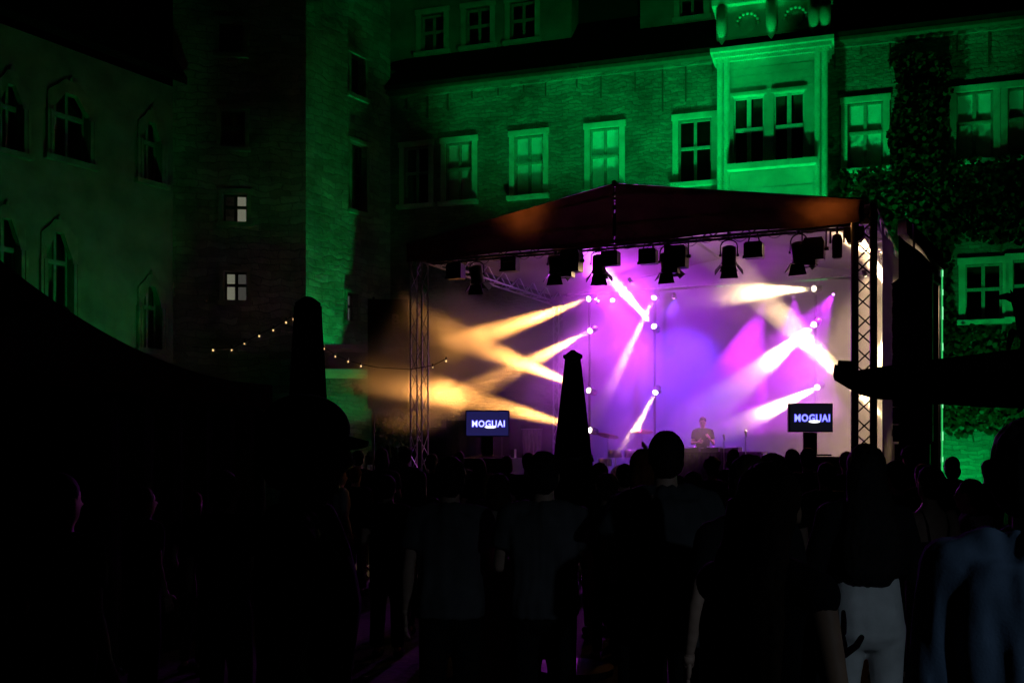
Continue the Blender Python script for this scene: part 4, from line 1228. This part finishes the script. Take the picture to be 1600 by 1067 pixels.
for x0, y0, x1, y1 in ((hw*.96, hw*.96, -hw*.96, hw*.96), (hw*.96, -hw*.2, hw*.96, hw*.96), (-hw*.96, hw*.96, -hw*.96, -hw*.96)):
    q = MB()
    for i in range(30):
        u0, u1 = i/30, (i+1)/30; w0, w1 = .03*math.sin(i*1.2), .03*math.sin((i+1)*1.2)
        q.quad((x0+(x1-x0)*u0+w0, y0+(y1-y0)*u0+w0, 0), (x0+(x1-x0)*u1+w1, y0+(y1-y0)*u1+w1, 0), (x0+(x1-x0)*u1+w1, y0+(y1-y0)*u1+w1, zev-.02), (x0+(x1-x0)*u0+w0, y0+(y1-y0)*u0+w0, zev-.02))
    q.build('side_wall', M_BLACKCLOTH, te, True)  # black sides added to block stage light and the view under the tent
MB().lathe([(.05,0),(.03,.3),(.06,.34),(.005,.45)], (0,0,zap-.02), 12).build('finial', M_LAMPDK, te, True)

M_BARBLK = mat('bar_black', (.007, .007, .007), .9, spec=0.0)
bar = thing('bar_canopy', 'black flat bar canopy with an upturned end on the right', 'canopy', P(1306, 700, 8.6), R(-17))
bar.location.z = 0
def bp(px, py, d=8.6): v = P(px, py, d); return (v.x-bar.location.x, v.z)
prof = [bp(1304,569), bp(1306,576), bp(1330,592), bp(1352,604), bp(1385,613), bp(1410,613), bp(1470,621), bp(1560,629), bp(1650,632), bp(1760,632), bp(1760,540), bp(1650,545), bp(1560,553), bp(1440,566), bp(1345,578), bp(1338,580), bp(1320,574)]
MB().prism(prof, 0, 1.5).build('roof', M_BARBLK, bar)
b0, b1 = bp(1308,580), bp(1333,563)
MB().prism([b0, (b1[0]+.02,b0[1]), (b1[0]+.01,b1[1]+.03), (b1[0]-.02,b1[1]), (b0[0]+.01,b1[1]+.01)], .1, .5).build('end_box', M_BARBLK, bar)
for px, y in ((1592, .2), (1760, .2), (1760, 1.3)):
    x = bp(px, 700)[0]
    MB().box(x-.05, x+.05, y-.05, y+.05, 0, 2.2).build('post', M_BARBLK, bar)
x0 = bp(1595, 700)[0]
MB().box(x0+.06, x0+2, .1, .7, 0, 1.12).build('counter', M_BARBLK, bar)
# little dark horse figure on the canopy
hs = thing('horse_figure', 'black horse-head figure standing on the bar canopy', 'figure', P(1592, 551, 9.0), 0)
def hp(px, py): v = P(px, py, 9.0)-Vector(hs.location); return (v.x, 0, v.z)
hb = MB()
hb.caps(hp(1608,520), hp(1640,515), .09, .10, 12)
hb.caps(hp(1604,515), hp(1594,482), .075, .055, 12)
hb.caps(hp(1594,482), hp(1586,466), .055, .04, 12)
hb.caps(hp(1586,467), hp(1574,463), .042, .032, 12)
hb.caps(hp(1574,463), hp(1564,464), .030, .022, 12)
for dy in (-.02, .02):
    a = Vector(hp(1584,461)); b = Vector(hp(1581,452)); hb.cone(a+Vector((0,dy,0)), b+Vector((0,dy*1.4,0)), .016, .003, 8)
for px, py0, px1, py1, dy in ((1602,522,1578,520,-.04),(1578,520,1572,545,-.04),(1606,525,1600,552,.05),(1636,520,1640,550,-.04),(1640,520,1648,550,.05)):
    a = Vector(hp(px,py0)); b = Vector(hp(px1,py1)); d = Vector((0,dy,0)); hb.caps(a+d, b+d, .032, .02, 8)
hb.build('body', M_BARBLK, hs, True)

# assumed unseen cool lamp, added to light the backs of the nearest guests
bl = thing('bar_lamp', 'cool white lamp of the bar just right of the viewpoint', 'lamp', (2.85, .5, 0))
MB().cone((0,0,0),(0,0,2.5), .04, .03, 10).build('post', M_LAMPDK, bl)
MB().lathe([(.02,.10),(.08,.09),(.16,0),(.15,0)], (-.12,0,2.47), 16).build('shade', M_LAMPDK, bl, True)
emit('bar_bulb', (.8,.9,1), 8)
MB().ell((-.12,0,2.50), (.045,.045,.045), 10, 8).build('bulb', MATS['bar_bulb'], bl, True)
spot('bar_light', (2.73,.5,2.42), (1.75,3.4,.75), 36, (.60,.80,1.0), 58, .9, .05, bl)
import numpy as np
# =================================================================== PEOPLE
SKIN = [mat('skin_light', (.50, .32, .24), .55, nscale=20, nvar=.08, spec=.3), mat('skin_tan', (.34, .20, .13), .55, nscale=20, nvar=.08, spec=.3)]
HAIRM = {'black': mat('hair_black', (.012, .010, .009), .75, nscale=60, nvar=.4, spec=.15), 'brown': mat('hair_brown', (.032, .018, .010), .75, nscale=60, nvar=.4, spec=.15),
         'blond': mat('hair_blond', (.30, .19, .08), .75, nscale=60, nvar=.35, spec=.15), 'red': mat('hair_red', (.12, .035, .012), .75, nscale=60, nvar=.35, spec=.15)}
def cloth(name, col): return mat('cloth_'+name, col, .9, nscale=9, nvar=.15, bump=.08, bscale=140, spec=.05)
CL = {'black': cloth('black', (.012,.012,.013)), 'lightgrey': cloth('lightgrey', (.06,.063,.068)), 'grey': cloth('grey', (.10,.10,.105)), 'pale': cloth('pale', (.55,.55,.55)), 'white': cloth('white', (.72,.72,.70)),
      'dkgrey': cloth('dkgrey', (.045,.045,.05)), 'denim': cloth('denim', (.13,.19,.29)), 'navy': cloth('navy', (.015,.02,.045)), 'beige': cloth('beige', (.30,.26,.20)), 'wine': cloth('wine', (.06,.012,.018))}

PENDING = []
def remeshed(mb, name, m, voxel, parent, smooth=6, disp=None, extra=None):
    o = link(name, mb.mesh(name, m, True), parent)
    r = o.modifiers.new('r', 'REMESH'); r.mode = 'VOXEL'; r.voxel_size = voxel; r.use_smooth_shade = True
    s = o.modifiers.new('s', 'SMOOTH'); s.iterations = smooth; s.factor = .5
    PENDING.append((o, m, disp, extra))
    return o
def finish_people():
    dg = bpy.context.evaluated_depsgraph_get()
    done = [(o, bpy.data.meshes.new_from_object(o.evaluated_get(dg)), m, disp, extra) for o, m, disp, extra in PENDING]
    for o, nm, m, disp, extra in done:
        if disp:
            nv = len(nm.vertices); co = np.empty(nv*3, np.float32); no = np.empty(nv*3, np.float32)
            nm.vertices.foreach_get('co', co); nm.vertex_normals.foreach_get('vector', no)
            am = np.array([disp(Vector(c)) for c in co.reshape(-1, 3).tolist()], np.float32)
            nm.vertices.foreach_set('co', (co.reshape(-1, 3) + no.reshape(-1, 3)*am[:, None]).ravel()); nm.update()
        if extra is not None and extra.f:
            vs = [tuple(v.co) for v in nm.vertices]; fs = [tuple(p.vertices) for p in nm.polygons]
            k = len(vs); vs += extra.v; fs += [tuple(i+k for i in f) for f in extra.f]
            nm = bpy.data.meshes.new(o.name); nm.from_pydata(vs, [], fs); nm.update()
        nm.materials.clear(); nm.materials.append(m)
        nm.polygons.foreach_set('use_smooth', [True]*len(nm.polygons))
        o.modifiers.clear(); o.data = nm

def loft(mb, secs, n=20):
    """secs: (z, rx, ry, cx, cy)"""
    vs = []; fs = []
    for z, rx, ry, cx, cy in secs:
        for i in range(n):
            t = 2*math.pi*i/n; c, s = math.cos(t), math.sin(t)
            e = .82
            vs.append((cx+rx*math.copysign(abs(c)**e, c), cy+ry*math.copysign(abs(s)**e, s), z))
    m = len(secs)
    for k in range(m-1):
        for i in range(n):
            j = (i+1) % n; fs.append((k*n+i, k*n+j, (k+1)*n+j, (k+1)*n+i))
    fs.append(tuple(range(n-1, -1, -1))); fs.append(tuple((m-1)*n+i for i in range(n)))
    mb.add(vs, fs)

def hand(mb, wrist, d, nrm, side, curl=.35, k=1.0):
    """palm, four unequal bent fingers and a thumb from the palm's side; d fingers' way, nrm out of the back of the hand"""
    d = Vector(d).normalized(); nrm = Vector(nrm); nrm = (nrm - d*nrm.dot(d)).normalized(); sd = d.cross(nrm)*side
    w = Vector(wrist)
    rot = Matrix((sd, d, nrm)).transposed()
    mb.ell(w+d*.05*k, (.041*k, .055*k, .016*k), 12, 8, rot)
    mb.caps(w-d*.02*k, w+d*.02*k, .024*k, .026*k, 10)
    for i, (o, L) in enumerate(((-.030, .066), (-.010, .078), (.011, .072), (.030, .056))):
        b = w+d*.088*k+sd*o*k
        d1 = (d+sd*o*2.2-nrm*curl*.6).normalized(); m1 = b+d1*L*.5*k
        d2 = (d-nrm*curl*1.6).normalized(); m2 = m1+d2*L*.32*k
        d3 = (d-nrm*curl*2.6).normalized(); m3 = m2+d3*L*.25*k
        mb.caps(b, m1, .0092*k, .0085*k, 8); mb.caps(m1, m2, .0085*k, .0078*k, 8); mb.caps(m2, m3, .0078*k, .0066*k, 8)
    b = w+d*.025*k-sd*.032*k
    m1 = b+(d*.55-sd*.75-nrm*.15).normalized()*.042*k; m2 = m1+(d*.8-sd*.5-nrm*.25).normalized()*.032*k
    mb.caps(b, m1, .0125*k, .0105*k, 8); mb.caps(m1, m2, .0105*k, .0085*k, 8)

ARMS = {'down': ((.235,-.02,1.13), (.245,.05,.88), None), 'front': ((.245,.03,1.14), (.10,.25,1.17), None), 'pocket': ((.28,-.06,1.14), (.20,.03,.92), None),
        'up': ((.30,.12,1.52), (.22,.16,1.78), None), 'hold': ((.25,.04,1.13), (.16,.27,1.26), None), 'phone': ((.26,.14,1.22), (.10,.26,1.48), None)}

def person(label, px, d, top_y=None, H=None, yaw=0.0, sex='m', top='black', sleeve='short', bottom='black', legs='trousers', hair='short', hcol='black',
           arms=('down','down'), head_yaw=0.0, skin=0, voxel=.022, cap=False, beard=False, group=None, pos=None, z0=0.0, hem=.86, loose=.0, nod=0.0, cat='person', folds=0.0, bulk=1.0, strap=False, bun=False, waist=1.03):
    if pos is None: pos = ((px-800)/FPX*d, d)
    if H is None: H = CAMZ + (HOR-top_y)/FPX*d - z0
    k = H/1.75
    t = thing('person', label, cat, (pos[0], pos[1], z0), R(yaw), group)
    f = sex == 'f'
    S = lambda v: Vector((v[0]*k, v[1]*k, v[2]*k))
    shw = (.165 if f else .190)*bulk; hpw = .155 if f else .145
    tors = [(.84,.13,.10,0,0),(.90,hpw,.115,0,-.005),(.97,hpw,.118,0,-.008),(1.06,.118*bulk if f else .138*bulk,.092,0,0),(1.14,.122*bulk if f else .145*bulk,.095,0,.005),(1.25,.145*bulk if f else .165*bulk,.108,0,.01),(1.36,.150*bulk if f else .175*bulk,.10,0,.0),(1.43,shw*.72,.075,0,-.01),(1.475,.07,.06,0,-.012)]
    # ---- body
    b = MB()
    loft(b, [(z*k,rx*k,ry*k,cx*k,cy*k) for z,rx,ry,cx,cy in tors])
    b.caps(S((0,-.012,1.43)), S((0,.0,1.55)), .055*k if f else .062*k, .050*k if f else .057*k, 12)
    hm = Matrix.Rotation(R(head_yaw), 3, 'Z') @ Matrix.Rotation(R(-nod), 3, 'X')
    hc = Vector((0,.008,1.632))
    def HP(x, y, z): return S(hc + hm @ Vector((x, y, z)))
    b.ell(HP(0,-.012,.022), (.076*k,.094*k,.096*k), 16, 12, hm)
    b.ell(HP(0,.022,-.045), (.058*k,.066*k,.072*k), 14, 10, hm)
    b.caps(HP(0,.088,.012), HP(0,.108,-.022), .010*k, .016*k, 8)
    b.ell(HP(0,.075,-.052), (.026*k,.018*k,.011*k), 10, 6, hm)
    b.ell(HP(0,.070,-.092), (.024*k,.020*k,.018*k), 10, 6, hm)
    b.ell(HP(0,.072,.030), (.052*k,.020*k,.012*k), 10, 6, hm)
    for s in (-1, 1):
        b.ell(HP(.077*s,-.008,-.012), (.012*k,.022*k,.034*k), 10, 8, hm)
    pts = {}
    hnd = MB()
    for s, nm in ((-1, arms[0]), (1, arms[1])):
        a = ARMS[nm] if isinstance(nm, str) else nm
        sh = Vector((s*shw, -.01, 1.415)); el = Vector((s*a[0][0], a[0][1], a[0][2])); wr = Vector((s*a[1][0], a[1][1], a[1][2]))
        pts[s] = (sh, el, wr)
        ta = .9 if f else 1.0
        b.caps(S(sh), S(sh.lerp(el,.5)), .052*k*ta, .046*k*ta); b.caps(S(sh.lerp(el,.5)), S(el), .046*k*ta, .037*k*ta)
        b.caps(S(el), S(el.lerp(wr,.35)), .038*k*ta, .039*k*ta); b.caps(S(el.lerp(wr,.35)), S(wr), .038*k*ta, .026*k*ta)
        fd = a[2] or ((wr-el).normalized())
        nn = a[3] if len(a) > 3 else (Vector((s, .0, .2)) if abs(Vector(fd).normalized().x) < .8 else Vector((0, -1, .2)))
        hand(hnd, S(wr), fd, nn, s, .35, k)
    for s in (-1, 1):
        hp = Vector((s*.085,-.005,.92)); kn = Vector((s*.095,.015,.50)); an = Vector((s*.10,-.025,.08))
        b.caps(S(hp), S(kn), .082*k, .052*k, 12); b.caps(S(kn), S(kn.lerp(an,.35)), .050*k, .054*k, 12); b.caps(S(kn.lerp(an,.35)), S(an), .053*k, .034*k, 12)
        b.caps(S((s*.10,-.05,.05)), S((s*.115,.12,.035)), .042*k, .034*k, 10)
    body = remeshed(b, 'body', SKIN[skin], voxel*.9, t, 4, extra=hnd)
    for s in (-1, 1):
        MB().ell(HP(.030*s,.080,.012), (.013*k,.009*k,.008*k), 8, 6, hm).build('eye', MATS['hair_black'], body, True)
    # ---- top
    def fold(amp, sc=1.0, seed=0.0):
        return lambda co: amp*(.9*mnoise.noise(Vector((math.atan2(co.y, co.x)*3.2, co.z*.9+seed, seed))) + mnoise.noise(Vector((co.x*9*sc, co.y*9*sc, co.z*1.3*sc+seed))) + .5*mnoise.noise(Vector((co.x*22*sc+co.z*4, co.y*22*sc, co.z*3.5*sc+seed))))
    c = MB(); g_ = .016+loose*.3
    lo = [x for x in tors if x[0] > hem+.03 and x[0] < 1.46]
    secs = [(hem, (lo[0][1]+g_+loose)*1.0, lo[0][2]+g_+loose, 0, lo[0][4])]
    for z,rx,ry,cx,cy in lo:
        q = loose*max(0, min(1, (1.36-z)/.35)); secs.append((z, rx+g_+q, ry+g_+q, cx, cy))
    if strap:
        secs = [x for x in secs if x[0] < 1.28]
    loft(c, [(z*k,rx*k,ry*k,cx*k,cy*k) for z,rx,ry,cx,cy in secs])
    if not strap:
        c.caps(S((-shw*.5,-.01,1.43)), S((shw*.5,-.01,1.43)), .060*k, .060*k)
        c.cone(S((0,-.012,1.39)), S((0,-.008,1.498)), .125*k, .070*k, 14)
        for s in (-1, 1): c.caps(S((s*.045,-.012,1.452)), S((s*shw*.95,-.012,1.428)), .046*k, .054*k)
        for s in (-1, 1):
            sh, el, wr = pts[s]
            c.caps(S(sh*1.0), S(sh+Vector((-s*.09,0,.03))), .064*k, .06*k)
            if sleeve == 'short':
                e = sh.lerp(el, .62); r1 = .062+loose*.6
                c.cone(S(sh), S(e), .066*k, r1*k, 14)
            elif sleeve == 'long':
                c.caps(S(sh), S(el), .068*k, (.056+loose*.3)*k); c.caps(S(el), S(el.lerp(wr,.9)), (.054+loose*.3)*k, (.042+loose*.2)*k)
    remeshed(c, 'shirt', CL[top], voxel*.85, t, 4, fold(.010+folds, 1.0, px*.1))
    if strap:
        for s in (-1, 1): MB().tube([S((s*.07,-.112,1.24)), S((s*.085,-.10,1.36)), S((s*.09,-.045,1.452)), S((s*.09,.06,1.42)), S((s*.08,.12,1.3))], .006*k, 6).build('strap', CL[top], t)
    # ---- bottom
    g2 = MB()
    if legs == 'skirt':
        loft(g2, [(.30*k,.30*k,.24*k,0,0),(.6*k,.24*k,.2*k,0,0),(.88*k,.19*k,.15*k,0,-.005*k),(1.04*k,.135*k,.11*k,0,0)])
    else:
        loft(g2, [(.80*k,.12*k,.10*k,0,0),(.86*k,(hpw+.016)*k,.130*k,0,-.008*k),(.95*k,(hpw+.014)*k,.132*k,0,-.01*k),(waist*k,.148*k,.114*k,0,0)])
        for s in (-1, 1):
            hp = Vector((s*.088,-.008,.90)); kn = Vector((s*.097,.012,.50)); an = Vector((s*.102,-.025,.10))
            w2 = .0 if f else .012
            g2.caps(S(hp), S(kn), .094*k, (.066+w2)*k, 12)
            if legs == 'trousers': g2.cone(S(kn), S(an), (.066+w2)*k, (.052+w2*1.5)*k, 12); g2.ell(S(kn), ((.066+w2)*k,)*3, 12, 8)
            else: g2.cone(S(kn), S(kn+Vector((0,0,-.05))), (.070+w2)*k, (.074+w2)*k, 12)
    remeshed(g2, 'trousers' if legs != 'skirt' else 'skirt', CL[bottom], voxel, t, 3, fold(.006, 1.0, px*.3))
    for s in (-1, 1):
        MB().ell(S((s*.105,.03,.04)), (.052*k,.135*k,.052*k), 12, 8).build('shoe', CL['black'], t, True)
    # ---- hair
    h = MB()
    if hair in ('short', 'long', 'bun', 'curly', 'bob'):
        h.ell(HP(0,-.026,.036), (.086*k,.098*k,.098*k), 16, 12, hm)
        h.ell(HP(0,-.05,-.02), (.080*k,.070*k,.085*k), 14, 10, hm)
    if hair == 'curly':
        rr = random.Random(int(px))
        for i in range(34):
            a, e2 = rr.uniform(0, 6.28), rr.uniform(-.3, 1.4)
            h.ell(HP(.092*math.cos(a)*math.cos(e2), -.03+.10*math.sin(a)*math.cos(e2)*(1 if math.sin(a) < 0 else .75), .04+.10*math.sin(e2)), (.030*k,)*3, 8, 6)
    if hair == 'bob': h.ell(HP(0,-.035,-.055), (.098*k,.088*k,.10*k), 16, 10, hm)
    if hair == 'bun': h.ell(HP(0,-.125,.03), (.045*k,.040*k,.045*k), 12, 8, hm)
    if hair == 'long':
        loft(h, [(1.10*k,.075*k,.022*k,0,-.125*k),(1.16*k,.125*k,.035*k,0,-.13*k),(1.30*k,.135*k,.045*k,0,-.125*k),(1.44*k,.115*k,.055*k,0,-.095*k),(1.55*k,.095*k,.068*k,0,-.055*k),(1.66*k,.088*k,.085*k,0,-.03*k)])
    strand = lambda co: .006*mnoise.noise(Vector((co.x*55, co.y*55, co.z*6)))+.003*mnoise.noise(Vector((co.x*140, co.y*140, co.z*12)))
    remeshed(h, 'hair', HAIRM[hcol], voxel*.62, t, 4, strand)
    if beard:
        q = MB().ell(HP(0,.038,-.075), (.058*k,.056*k,.055*k), 14, 10, hm)
        remeshed(q, 'beard', HAIRM[hcol], .012, t, 2, strand)
    if cap:
        q = MB()
        q.ell(HP(0,-.010,.055), (.094*k,.112*k,.085*k), 18, 12, hm)
        remeshed(q, 'cap', CL['black'], .010, t, 3)
        vs = []; fs = []; nn = 14
        for i in range(nn+1):
            a = math.pi*i/nn
            for rr_, dz in ((.0, .0), (1.0, -.012)):
                x = .085*math.cos(a); y = .085+ (0 if rr_ == 0 else .062*math.sin(a)) - .03*(1-math.sin(a))
                vs.append(HP(x, y, .045+dz-.02*abs(math.cos(a)))); vs.append(HP(x, y, .037+dz-.02*abs(math.cos(a))))
        for i in range(nn):
            o = 4*i
            fs += [(o, o+2, o+6, o+4), (o+1, o+5, o+7, o+3), (o+2, o+3, o+7, o+6)]
        MB().add(vs, fs).build('cap_brim', CL['black'], t)
    return t, k, pts

# ---- near guests
person('capped man in a black shirt in profile at the left front', 476, 2.7, H=1.87, yaw=-82, top='black', sleeve='short', hair='short', cap=True, voxel=.015, arms=('down', ((.25,-.02,1.12), (.20,.16,.95), None)), folds=.004, nod=4)
person('man in a loose blue denim shirt at the right edge', 1622, 2.5, H=1.81, yaw=-14, top='denim', sleeve='long', bottom='navy', hem=.74, loose=.05, hair='short', head_yaw=-42, skin=1, voxel=.013, folds=.006, bulk=1.06)
person('man in a pale wide t-shirt in front of the stage centre', 1040, 5.2, top_y=677, yaw=3, top='lightgrey', sleeve='short', hem=.74, loose=.075, hair='short', voxel=.016, arms=('pocket','front'), folds=.006, bulk=1.04)
person('man in a grey t-shirt beneath the centre parasol', 850, 5.4, top_y=708, yaw=-4, top='grey', hem=.88, loose=.02, hair='short', voxel=.018, folds=.003, arms=('front','down'))
person('broad man in a grey t-shirt below the left screen', 703, 5.6, top_y=716, yaw=6, top='grey', hem=.86, loose=.03, hair='short', voxel=.018, folds=.003, arms=('down','front'))
person('woman in a long pale dress between the two grey shirts', 778, 6.6, top_y=742, yaw=12, sex='f', top='beige', bottom='beige', legs='skirt', hair='bob', hcol='brown', voxel=.02)
person('woman with very long brown hair right of the pale t-shirt', 1168, 4.3, top_y=714, yaw=8, sex='f', top='black', bottom='dkgrey', hair='long', hcol='brown', voxel=.018)
HW, HK, HPT = person('brown-haired woman reaching her braceleted hand to the white trousers', 1200, 2.75, top_y=728, yaw=-50, sex='f', top='black', sleeve='none', bottom='black', legs='skirt', hair='long', hcol='brown', skin=1, voxel=.014, head_yaw=30,
       arms=(((.19,.12,1.06), (.03,.37,1.155), Vector((-.13,.15,.97)), Vector((.54,-.84,.1))), 'down'))
MB().tube([Vector((-.032*HK+.034*math.cos(a), .355*HK+.034*math.sin(a), 1.125*HK+.006*math.cos(a))) for a in [2*math.pi*i/16 for i in range(17)]], .006, 6).build('bracelet', M_BLACK, HW)
person('woman with long black hair in white trousers on the right', 1352, 4.9, top_y=697, yaw=-6, sex='f', top='black', sleeve='long', bottom='white', hem=1.11, waist=1.14, hair='long', hcol='black', voxel=.016, folds=.003, arms=('front','front'))
person('woman with bare back and thin straps near the bar canopy', 1452, 6.6, top_y=730, yaw=14, sex='f', top='black', strap=True, sleeve='none', bottom='black', hair='bun', hcol='brown', voxel=.018, arms=('front','down'))
person('dark-haired guest just left of the bare-backed woman', 1396, 7.6, top_y=722, yaw=20, top='dkgrey', hair='short', hcol='brown', head_yaw=20)
person('guest facing left and holding a white napkin by the bar', 1514, 7.0, top_y=750, yaw=62, top='dkgrey', hair='short', hcol='brown', arms=('hold','hold'), skin=0)
person('guest with one hand raised beside the pale t-shirt man', 1004, 6.4, top_y=704, yaw=4, sex='f', top='black', hair='bob', hcol='red', arms=('front', ((.16,.20,1.46), (.075,.22,1.64), Vector((0,0,1)))))
# ---- middle of the crowd
person('guest in a pale shirt lit at the far left of the fog', 531, 12.0, top_y=731, yaw=-60, top='pale', sleeve='long', bottom='dkgrey', hair='short', hcol='blond', voxel=.026)
person('guest in black beside the pale shirt at the fog edge', 556, 12.2, top_y=730, yaw=-20, top='black', hair='short', hcol='red', voxel=.026)
person('blond guest with a lit hair edge right of the left screen', 766, 9.2, top_y=741, yaw=30, sex='f', top='black', hair='bob', hcol='blond', voxel=.024)
person('guest with a lit neck just right of the centre parasol', 936, 9.6, top_y=724, yaw=20, top='black', hair='short', hcol='brown', voxel=.024)
person('curly-haired guest low beside the centre parasol', 948, 8.4, top_y=746, yaw=5, sex='f', top='black', hair='curly', hcol='brown', voxel=.024)
person('guest below the foot of the low orange beam', 976, 9.0, top_y=726, yaw=-5, top='black', hair='short', voxel=.024)
person('guest right of the pale t-shirt man, below the performer', 1082, 8.2, top_y=738, yaw=8, top='black', hair='short', hcol='brown', voxel=.024, arms=('hold','down'))
person('tall-haired guest below the stage monitor wedge', 1206, 7.2, top_y=716, yaw=0, top='black', hair='curly', voxel=.024)
person('guest below the right screen with short hair', 1290, 9.0, top_y=724, yaw=10, top='black', hair='short', voxel=.024)
person('guest at the foot of the wing wall', 1440, 10.5, top_y=726, yaw=15, top='black', hair='short', voxel=.026)
person('shadowy guest under the market tent, lit cheek', 226, 7.2, top_y=762, yaw=-40, top='black', hair='short', hcol='brown', voxel=.024)
person('shadowy guest left of the capped man, lit nape', 303, 8.0, top_y=768, yaw=-25, sex='f', top='black', hair='bob', hcol='red', voxel=.024)
person('dark guest in the near left corner', 96, 4.4, top_y=742, yaw=-25, top='black', hair='short', voxel=.022)
person('dark guest behind the capped man', 352, 5.8, top_y=738, yaw=-15, top='black', hair='short', voxel=.022)
person('guest standing below the dark banner', 606, 8.6, top_y=744, yaw=-6, top='black', hair='short', voxel=.024)
person('woman in black below the left lattice tower', 655, 9.6, top_y=736, yaw=-10, sex='f', top='black', hair='long', voxel=.024)
# ---- packed rows right at the stage
rows = [(560,14.5),(596,12.8),(634,15.2),(676,13.4),(716,15.0),(748,12.6),(792,14.2),(826,12.2),(862,13.8),(905,15.0),(1008,12.8),(1046,14.6),(1112,12.0),(1146,13.6),(1178,11.2),(1236,12.4),(1262,11.0),(1322,11.8),(1368,12.6),(1420,13.0),(1486,11.6),(1545,10.6)]
rr = random.Random(5)
def copy_tree(o, parent=None):
    c = o.copy(); COL.objects.link(c); c.parent = parent
    for ch in o.children: copy_tree(ch, c)
    return c
WHERE = ['below the terrace wall', 'below the black banner', 'left of the thin lattice tower', 'right of the thin lattice tower', 'at the left edge of the blue screen', 'under the middle of the blue screen', 'at the right edge of the blue screen', 'below the gathered violet curtain', 'left of the centre parasol foot', 'behind the centre parasol', 'just left of the pale t-shirt man', 'behind the head of the pale t-shirt man', 'straight below the performer', 'right of the performer table', 'left of the stage monitor wedge', 'at the left edge of the dark screen', 'under the middle of the dark screen', 'left of the bold black tower', 'right of the bold black tower', 'below the flown loudspeakers', 'right of the green wing edge', 'below the ivy beside the bar']
protos = []; COPIES = []
for i, (px, d) in enumerate(rows):
    yw, Hh = rr.uniform(-25, 25), 1.60+rr.random()*.15
    if i < 6:
        kw = [dict(sex='m', hair='short'), dict(sex='f', hair='bob', hcol='brown'), dict(sex='m', hair='curly', top='dkgrey'), dict(sex='f', hair='bun', hcol='brown', top='navy'), dict(sex='m', hair='short', hcol='brown', top='dkgrey', arms=('front','front')), dict(sex='f', hair='long', hcol='black', arms=('down','hold'))][i]
        t, k, _ = person('dark silhouette in the front rows '+WHERE[i], px, d, H=Hh, yaw=yw, voxel=.028, group='silhouettes in the rows at the stage', **kw)
        protos.append((t, Hh))
    else: COPIES.append((protos[(i*5+i//6) % 6], px, d, Hh, yw, WHERE[i]))
# ---- the performer
ds, _ = STG.at(1098, 660, 4.85)
dp = sp_(ds, 4.85, 0)
person('performer in dark clothes behind the table on stage', 1098, dp.y, top_y=652, yaw=180-12, top='black', sleeve='short', hair='short', pos=(dp.x, dp.y), z0=SZ, arms=('hold','front'), nod=14, voxel=.024)

# ---- things held
def cup(label, px, py, d):
    t = thing('cup', label, 'cup', P(px, py, d))
    MB().lathe([(.028,-.05),(.030,-.045),(.038,.06),(.036,.06),(.027,-.04)], (0,0,0), 16).build('cup_wall', CL['white'], t, True)
cup('white paper cup held right of the pale t-shirt man', 1094, 800, 7.7)
np_ = thing('napkin', 'crumpled white napkin in the hands of the guest by the bar', 'napkin', P(1533, 818, 6.8))
q = MB(); rr = random.Random(3)
pts = [[Vector((-.07+.14*i/6, rr.uniform(-.03,.03), -.05+.10*j/6+rr.uniform(-.015,.015))) for j in range(7)] for i in range(7)]
for i in range(6):
    for j in range(6): q.quad(pts[i][j], pts[i+1][j], pts[i+1][j+1], pts[i][j+1])
q.build('paper', CL['white'], np_)
finish_people()
for (src, h0), px, d, Hh, yw, wh in COPIES:
    c = copy_tree(src); c.location = ((px-800)/FPX*d, d, 0); c.rotation_euler = (0, 0, R(yw)); c.scale = (Hh/h0,)*3; c['label'] = 'dark silhouette in the front rows '+wh
